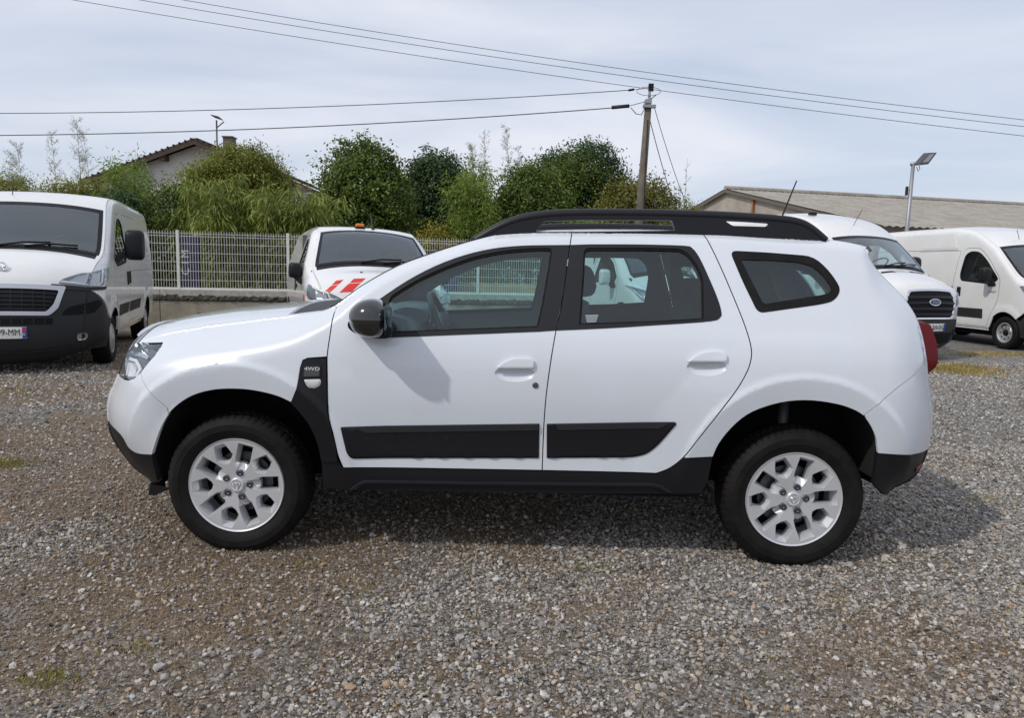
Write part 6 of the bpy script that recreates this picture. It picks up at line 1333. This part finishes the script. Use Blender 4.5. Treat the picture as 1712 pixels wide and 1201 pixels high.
for k, y_ in enumerate((-.44, -.365, -.29)):
    MB().lathe([(.040, -.452), (.046, -.449), (.046, -.46)], 24, (0, y_, 1.115), 'x').build('dial_ring', pmat('dial_silver', (.35,.36,.37), .3, metal=.8), dash, True)
sw = MB()
cen = Vector((-.395, -.37, 1.085)); ax = Vector((1, 0, .42)).normalized(); a_ = Vector((0, 1, 0)); b_ = ax.cross(a_)
ring = [cen+(a_*math.cos(t)+b_*math.sin(t))*.182 for t in np.linspace(0, 2*math.pi, 41)]
sw.tube(ring, .0165, 10, False)
for t in (0, math.pi, 1.5*math.pi): sw.tube([cen-ax*.02, cen+(a_*math.cos(t)+b_*math.sin(t))*.175], .018, 6)
swo = sw.build('steering_wheel', pmat('wheel_rim_leather', (.022,.022,.024), .45), suv, True)
MB().lathe([(0, .02), (.05, .018), (.075, 0), (.07, -.05), (.03, -.10)], 16, tuple(cen), 'x').build('horn_pad', CABIN, swo, True)
MB().tube([cen-ax*.05, cen-ax*.30], .035, 8).build('steering_column', CABIN, swo, True)
MB().tube([cen+Vector((-.05, .02, -.02)), cen+Vector((-.03, -.19, .02))], .009, 6).build('stalk', CABIN2, swo, True)
def seat(x, y, w, name='front_seat', hz=0.0):
    sh = prism(name, catmull([(x-.42,.60),(x-.45,.70),(x-.40,.76),(x-.05,.72),(x+.03,.80),(x+.14,1.20+hz),(x+.20,1.24+hz),(x+.25,1.20+hz),(x+.17,.80),(x+.10,.60)], 3, True), [], y-w/2, y+w/2, SEATM, suv, h=.12, bev=.03)
    for q_ in ((0,) if w < .7 else (-.42, 0, .42)):
        hr = prism('headrest', catmull([(x+.17,1.27+hz),(x+.16,1.36+hz),(x+.20,1.42+hz),(x+.26,1.41+hz),(x+.29,1.33+hz),(x+.27,1.27+hz)], 3, True), [], y+q_-.12, y+q_+.12, SEATM, sh, h=.1, bev=.02)
        MB().tube([(x+.21, y+q_-.05, 1.22+hz), (x+.225, y+q_-.05, 1.30+hz)], .006, 6).tube([(x+.21, y+q_+.05, 1.22+hz), (x+.225, y+q_+.05, 1.30+hz)], .006, 6).build('headrest_post', CHROME, sh, True)
    return sh
seat(.10, -.37, .50); seat(.10, .37, .50); seat(.86, 0, 1.24, 'rear_bench', -.06)
for y_ in (-.68, .68):
    MB().tube([(.20, y_, 1.42), (.215, y_*.99, 1.0), (.22, y_*1.02, .6)], .022, 6).build('seat_belt', pmat('belt_webbing', (.06,.06,.065), .8), suv)
mm = prism('rear_view_mirror', roundpoly([(-.40,1.42),(-.375,1.42),(-.375,1.49),(-.40,1.49)], .01), [], -.11, .11, GLOSSB, suv, h=.1)
# --- door mirrors
for s_ in (-1, 1):
    def shp(d, lo=-.1):
        x_, y_, z_ = d
        if x_ > 0: x_ *= .72                      # flat glass side faces the rear
        return Vector((x_, y_, z_))
    def sq(d):
        d = shp(d); y_ = math.copysign(abs(d[1])**.75, d[1]); return Vector((d[0], y_, d[2]))
    c0 = (-.645, s_*1.0, 1.162)
    V, F = ellip(c0, (.102, .118, .088), 28, 18, sq)
    base = mk('door_mirror', [(a, b, c if c > 1.085 else 1.085+(c-1.085)*.3) for a, b, c in V], F, GLOSSB, suv, True)
    V, F = ellip((c0[0], c0[1], c0[2]+.001), (.105, .121, .0905), 28, 18, sq)
    keep = [f for f in F if all(V[i][2] > 1.155 for i in f)]
    mk('mirror_cap', V, keep, pmat('gloss_dark_grey_cap', (.012,.012,.016), .14, coat=1.0), base, True)
    foot = catmull(np.array([(-.775,1.128),(-.765,1.103),(-.727,1.082),(-.66,1.068),(-.60,1.068),(-.58,1.085),(-.59,1.12),(-.64,1.13),(-.70,1.135),(-.755,1.15)]), 3, True)
    fo = prism('mirror_foot', foot, [], -1.0 if s_ < 0 else .84, -.84 if s_ < 0 else 1.0, PLAST, base, h=.05, bev=.01,
               fn=lambda V: np.stack([V[:, 0]+(np.abs(V[:, 1])-.84)*.10, V[:, 1], V[:, 2]-.0+(np.abs(V[:, 1])-.84)*.05], 1))
    MB().add([(-.578, s_*.905, 1.095), (-.578, s_*1.095, 1.095), (-.578, s_*1.10, 1.225), (-.578, s_*.91, 1.235)], [(0, 1, 2, 3)]).build('mirror_glass', CHROME, base)
    prism('mirror_sail', [(-.655,1.10),(-.60,1.10),(-.612,1.26),(-.655,1.235)], [], s_*.80-.02, s_*.80+.02, PLAST, base, h=.2, fn=lambda V: np.stack([V[:, 0], V[:, 1]+np.sign(V[:, 1])*(1.17-V[:, 2])*.35, V[:, 2]], 1))
MB().tube([(1.44, 0, 1.62), (1.452, 0, 1.655), (1.545, 0, 1.925)], [.012, .006, .0035], 8).build('roof_antenna', PLAST, suv, True)

# --- wheels
def suv_wheel():
    RR = .222; ny = .0
    def loc(a, rt_): return lambda P: np.array([(RR*(p_[0]*math.cos(a)-p_[1]*math.sin(a)), RR*(p_[0]*math.sin(a)+p_[1]*math.cos(a))) for p_ in P])
    rect_o = [(.935,-.165),(.935,.165),(.60,.165),(.46,.15),(.36,.10),(.30,.09),(.20,.085),(.17,0),(.20,-.085),(.30,-.09),(.36,-.10),(.46,-.15),(.60,-.165)]
    rect_i = [(.87,-.135),(.87,.135),(.62,.138),(.48,.13),(.465,.07),(.49,.05),(.49,.03),(.49,0),(.49,-.03),(.49,-.05),(.465,-.07),(.48,-.13),(.62,-.138)]
    hex_o = [(.965,-.115),(.965,.115),(.80,.165),(.64,.20),(.54,.10),(.49,.0),(.54,-.10),(.64,-.20),(.80,-.165)]
    hex_i = [(.87,-.085),(.87,.085),(.79,.132),(.67,.155),(.59,.082),(.56,0),(.59,-.082),(.67,-.155),(.79,-.132)]
    circ = np.array([(RR*math.cos(t), RR*math.sin(t)) for t in np.linspace(0, 2*math.pi, 97)[:-1]])
    outs = []; ins = []
    for k in range(5):
        a = R(76+72*k); b = R(40+72*k)
        outs += [loc(a, 0)(rect_o), loc(b, 0)(hex_o)]; ins += [loc(a, 0)(rect_i), loc(b, 0)(hex_i)]
    V2, T = region(circ, outs, .03)
    dish = lambda x, z: .016*np.clip(1-np.hypot(x, z)/.21, 0, 1)
    V = [(x, float(dish(x, z)), z) for x, z in V2]; F = [tuple(t) for t in T.tolist()]
    mb = MB().add(V, F)
    for o_, i_ in zip(outs, ins):
        n_ = len(o_); Vp = [(x, float(dish(x, z)), z) for x, z in o_]+[(x, .030, z) for x, z in i_]+[(x*.99, .062, z*.99) for x, z in i_]
        Fp = []
        for lv in range(2):
            for k in range(n_): Fp.append((lv*n_+(k+1) % n_, lv*n_+k, (lv+1)*n_+k, (lv+1)*n_+(k+1) % n_))
        mb.add(Vp, [f[::-1] for f in Fp])
    mb.lathe([(.222, 0), (.229, -.004), (.232, .004), (.228, .014), (.215, .02), (.205, .09), (.20, .17)], 64)
    rim = mb.build('wheel', ALLOY, None, auto=24)
    return rim
def tyre_mesh():
    Rt, n = .343, 300
    prof = [(.226,.020),(.234,.002),(.2505,-.0095),(.2725,-.0150),(.2735,-.0170),(.3015,-.0160),(.3045,-.0135),(.326,.0),(.334,.012),(.3395,.022),(.342,.035),(.343,.052),(.343,.060),(.336,.062),(.336,.070),(.343,.072),(.343,.098),(.336,.100),(.336,.108),(.343,.110),(.343,.135),(.342,.150),(.338,.165),(.326,.18),(.30,.195),(.26,.19),(.228,.165)]
    V = []; F = []
    for i, (r_, h_) in enumerate(prof):
        for k in range(n):
            t = 2*math.pi*k/n; rr_ = r_; hh = h_
            if 8 <= i <= 10 and k % 5 == 0: rr_ -= .0045; hh += .0015
            if 11 <= i <= 21 and ((k+i//2) % 5 == 0): rr_ -= .005
            z_ = rr_*math.sin(t)
            if z_ < -.331: z_ = -.331-(z_+.331)*0; hh -= .0
            V.append((rr_*math.cos(t), hh, z_))
    for i in range(len(prof)-1):
        for k in range(n): F.append(((i)*n+k, i*n+(k+1) % n, (i+1)*n+(k+1) % n, (i+1)*n+k))
    me = mk('tyre', V, [f for f in F], RUBBER, None, True)
    me.data.set_sharp_from_angle(angle=R(28))
    return me
wh = suv_wheel(); ty = tyre_mesh(); ty.parent = wh
for k in range(5):
    a = R(76+72*k); x_, z_ = .0605*math.cos(a), .0605*math.sin(a)
    MB().lathe([(.0, .012), (.006, .012), (.007, .008), (.0105, .008), (.0125, .012), (.0155, .006), (.0155, .03)], 16, (x_, 0, z_)).build('wheel_bolt', STEEL, wh, True)
hc = MB().lathe([(0, .004), (.026, .004), (.030, .002), (.033, .004), (.036, .008), (.036, .03)], 32).build('hub_cap', ALLOY, wh, True)
for (q0, q1) in (((-.018,.010), (.018,.010)), ((.018,.010), (.006,-.018)), ((.006,-.018), (-.006,-.018)), ((-.006,-.018), (-.018,.010)), ((-.010,.004), (.010,.004))):
    MB().tube([(q0[0], .002, q0[1]), (q1[0], .002, q1[1])], .0022, 6).build('cap_emblem_bar', CHROME, wh, True)
MB().lathe([(.06, .085), (.150, .085), (.152, .10), (.06, .10)], 40).build('brake_disc', STEEL, wh)
MB().lathe([(0, .06), (.06, .06), (.07, .10), (.20, .14), (.21, .16)], 32).build('wheel_back', INNER, wh)
wh.parent = suv; wh.location = (-1.3365, -.832, .331)
for (x_, s_, rot) in ((1.3365, -1, 3), (-1.3365, 1, 20), (1.3365, 1, 50)):
    c = copy_tree(wh, suv); c.location = (x_, s_*.832, .331)
    c.rotation_euler = (0, 0, math.pi if s_ > 0 else 0)
    for ch in list(c.children): pass
for x_ in (-1.3365, 1.3365):
    MB().tube([(x_, -.72, .33), (x_, .72, .33)], .035, 8).build('axle', INNER, suv)
for s_ in (-1, 1):
    MB().tube([(1.345, s_*.55, .40), (1.36, s_*.56, .82)], [.03, .026], 10).build('shock_absorber', pmat('grey_damper', (.10,.105,.11), .5, metal=.4), suv, True)
    MB().tube([(1.22, s_*.52, .72), (1.26, s_*.56, .75)], .02, 8).build('bump_stop', pmat('grey_damper', (.1,.1,.1)), suv, True)
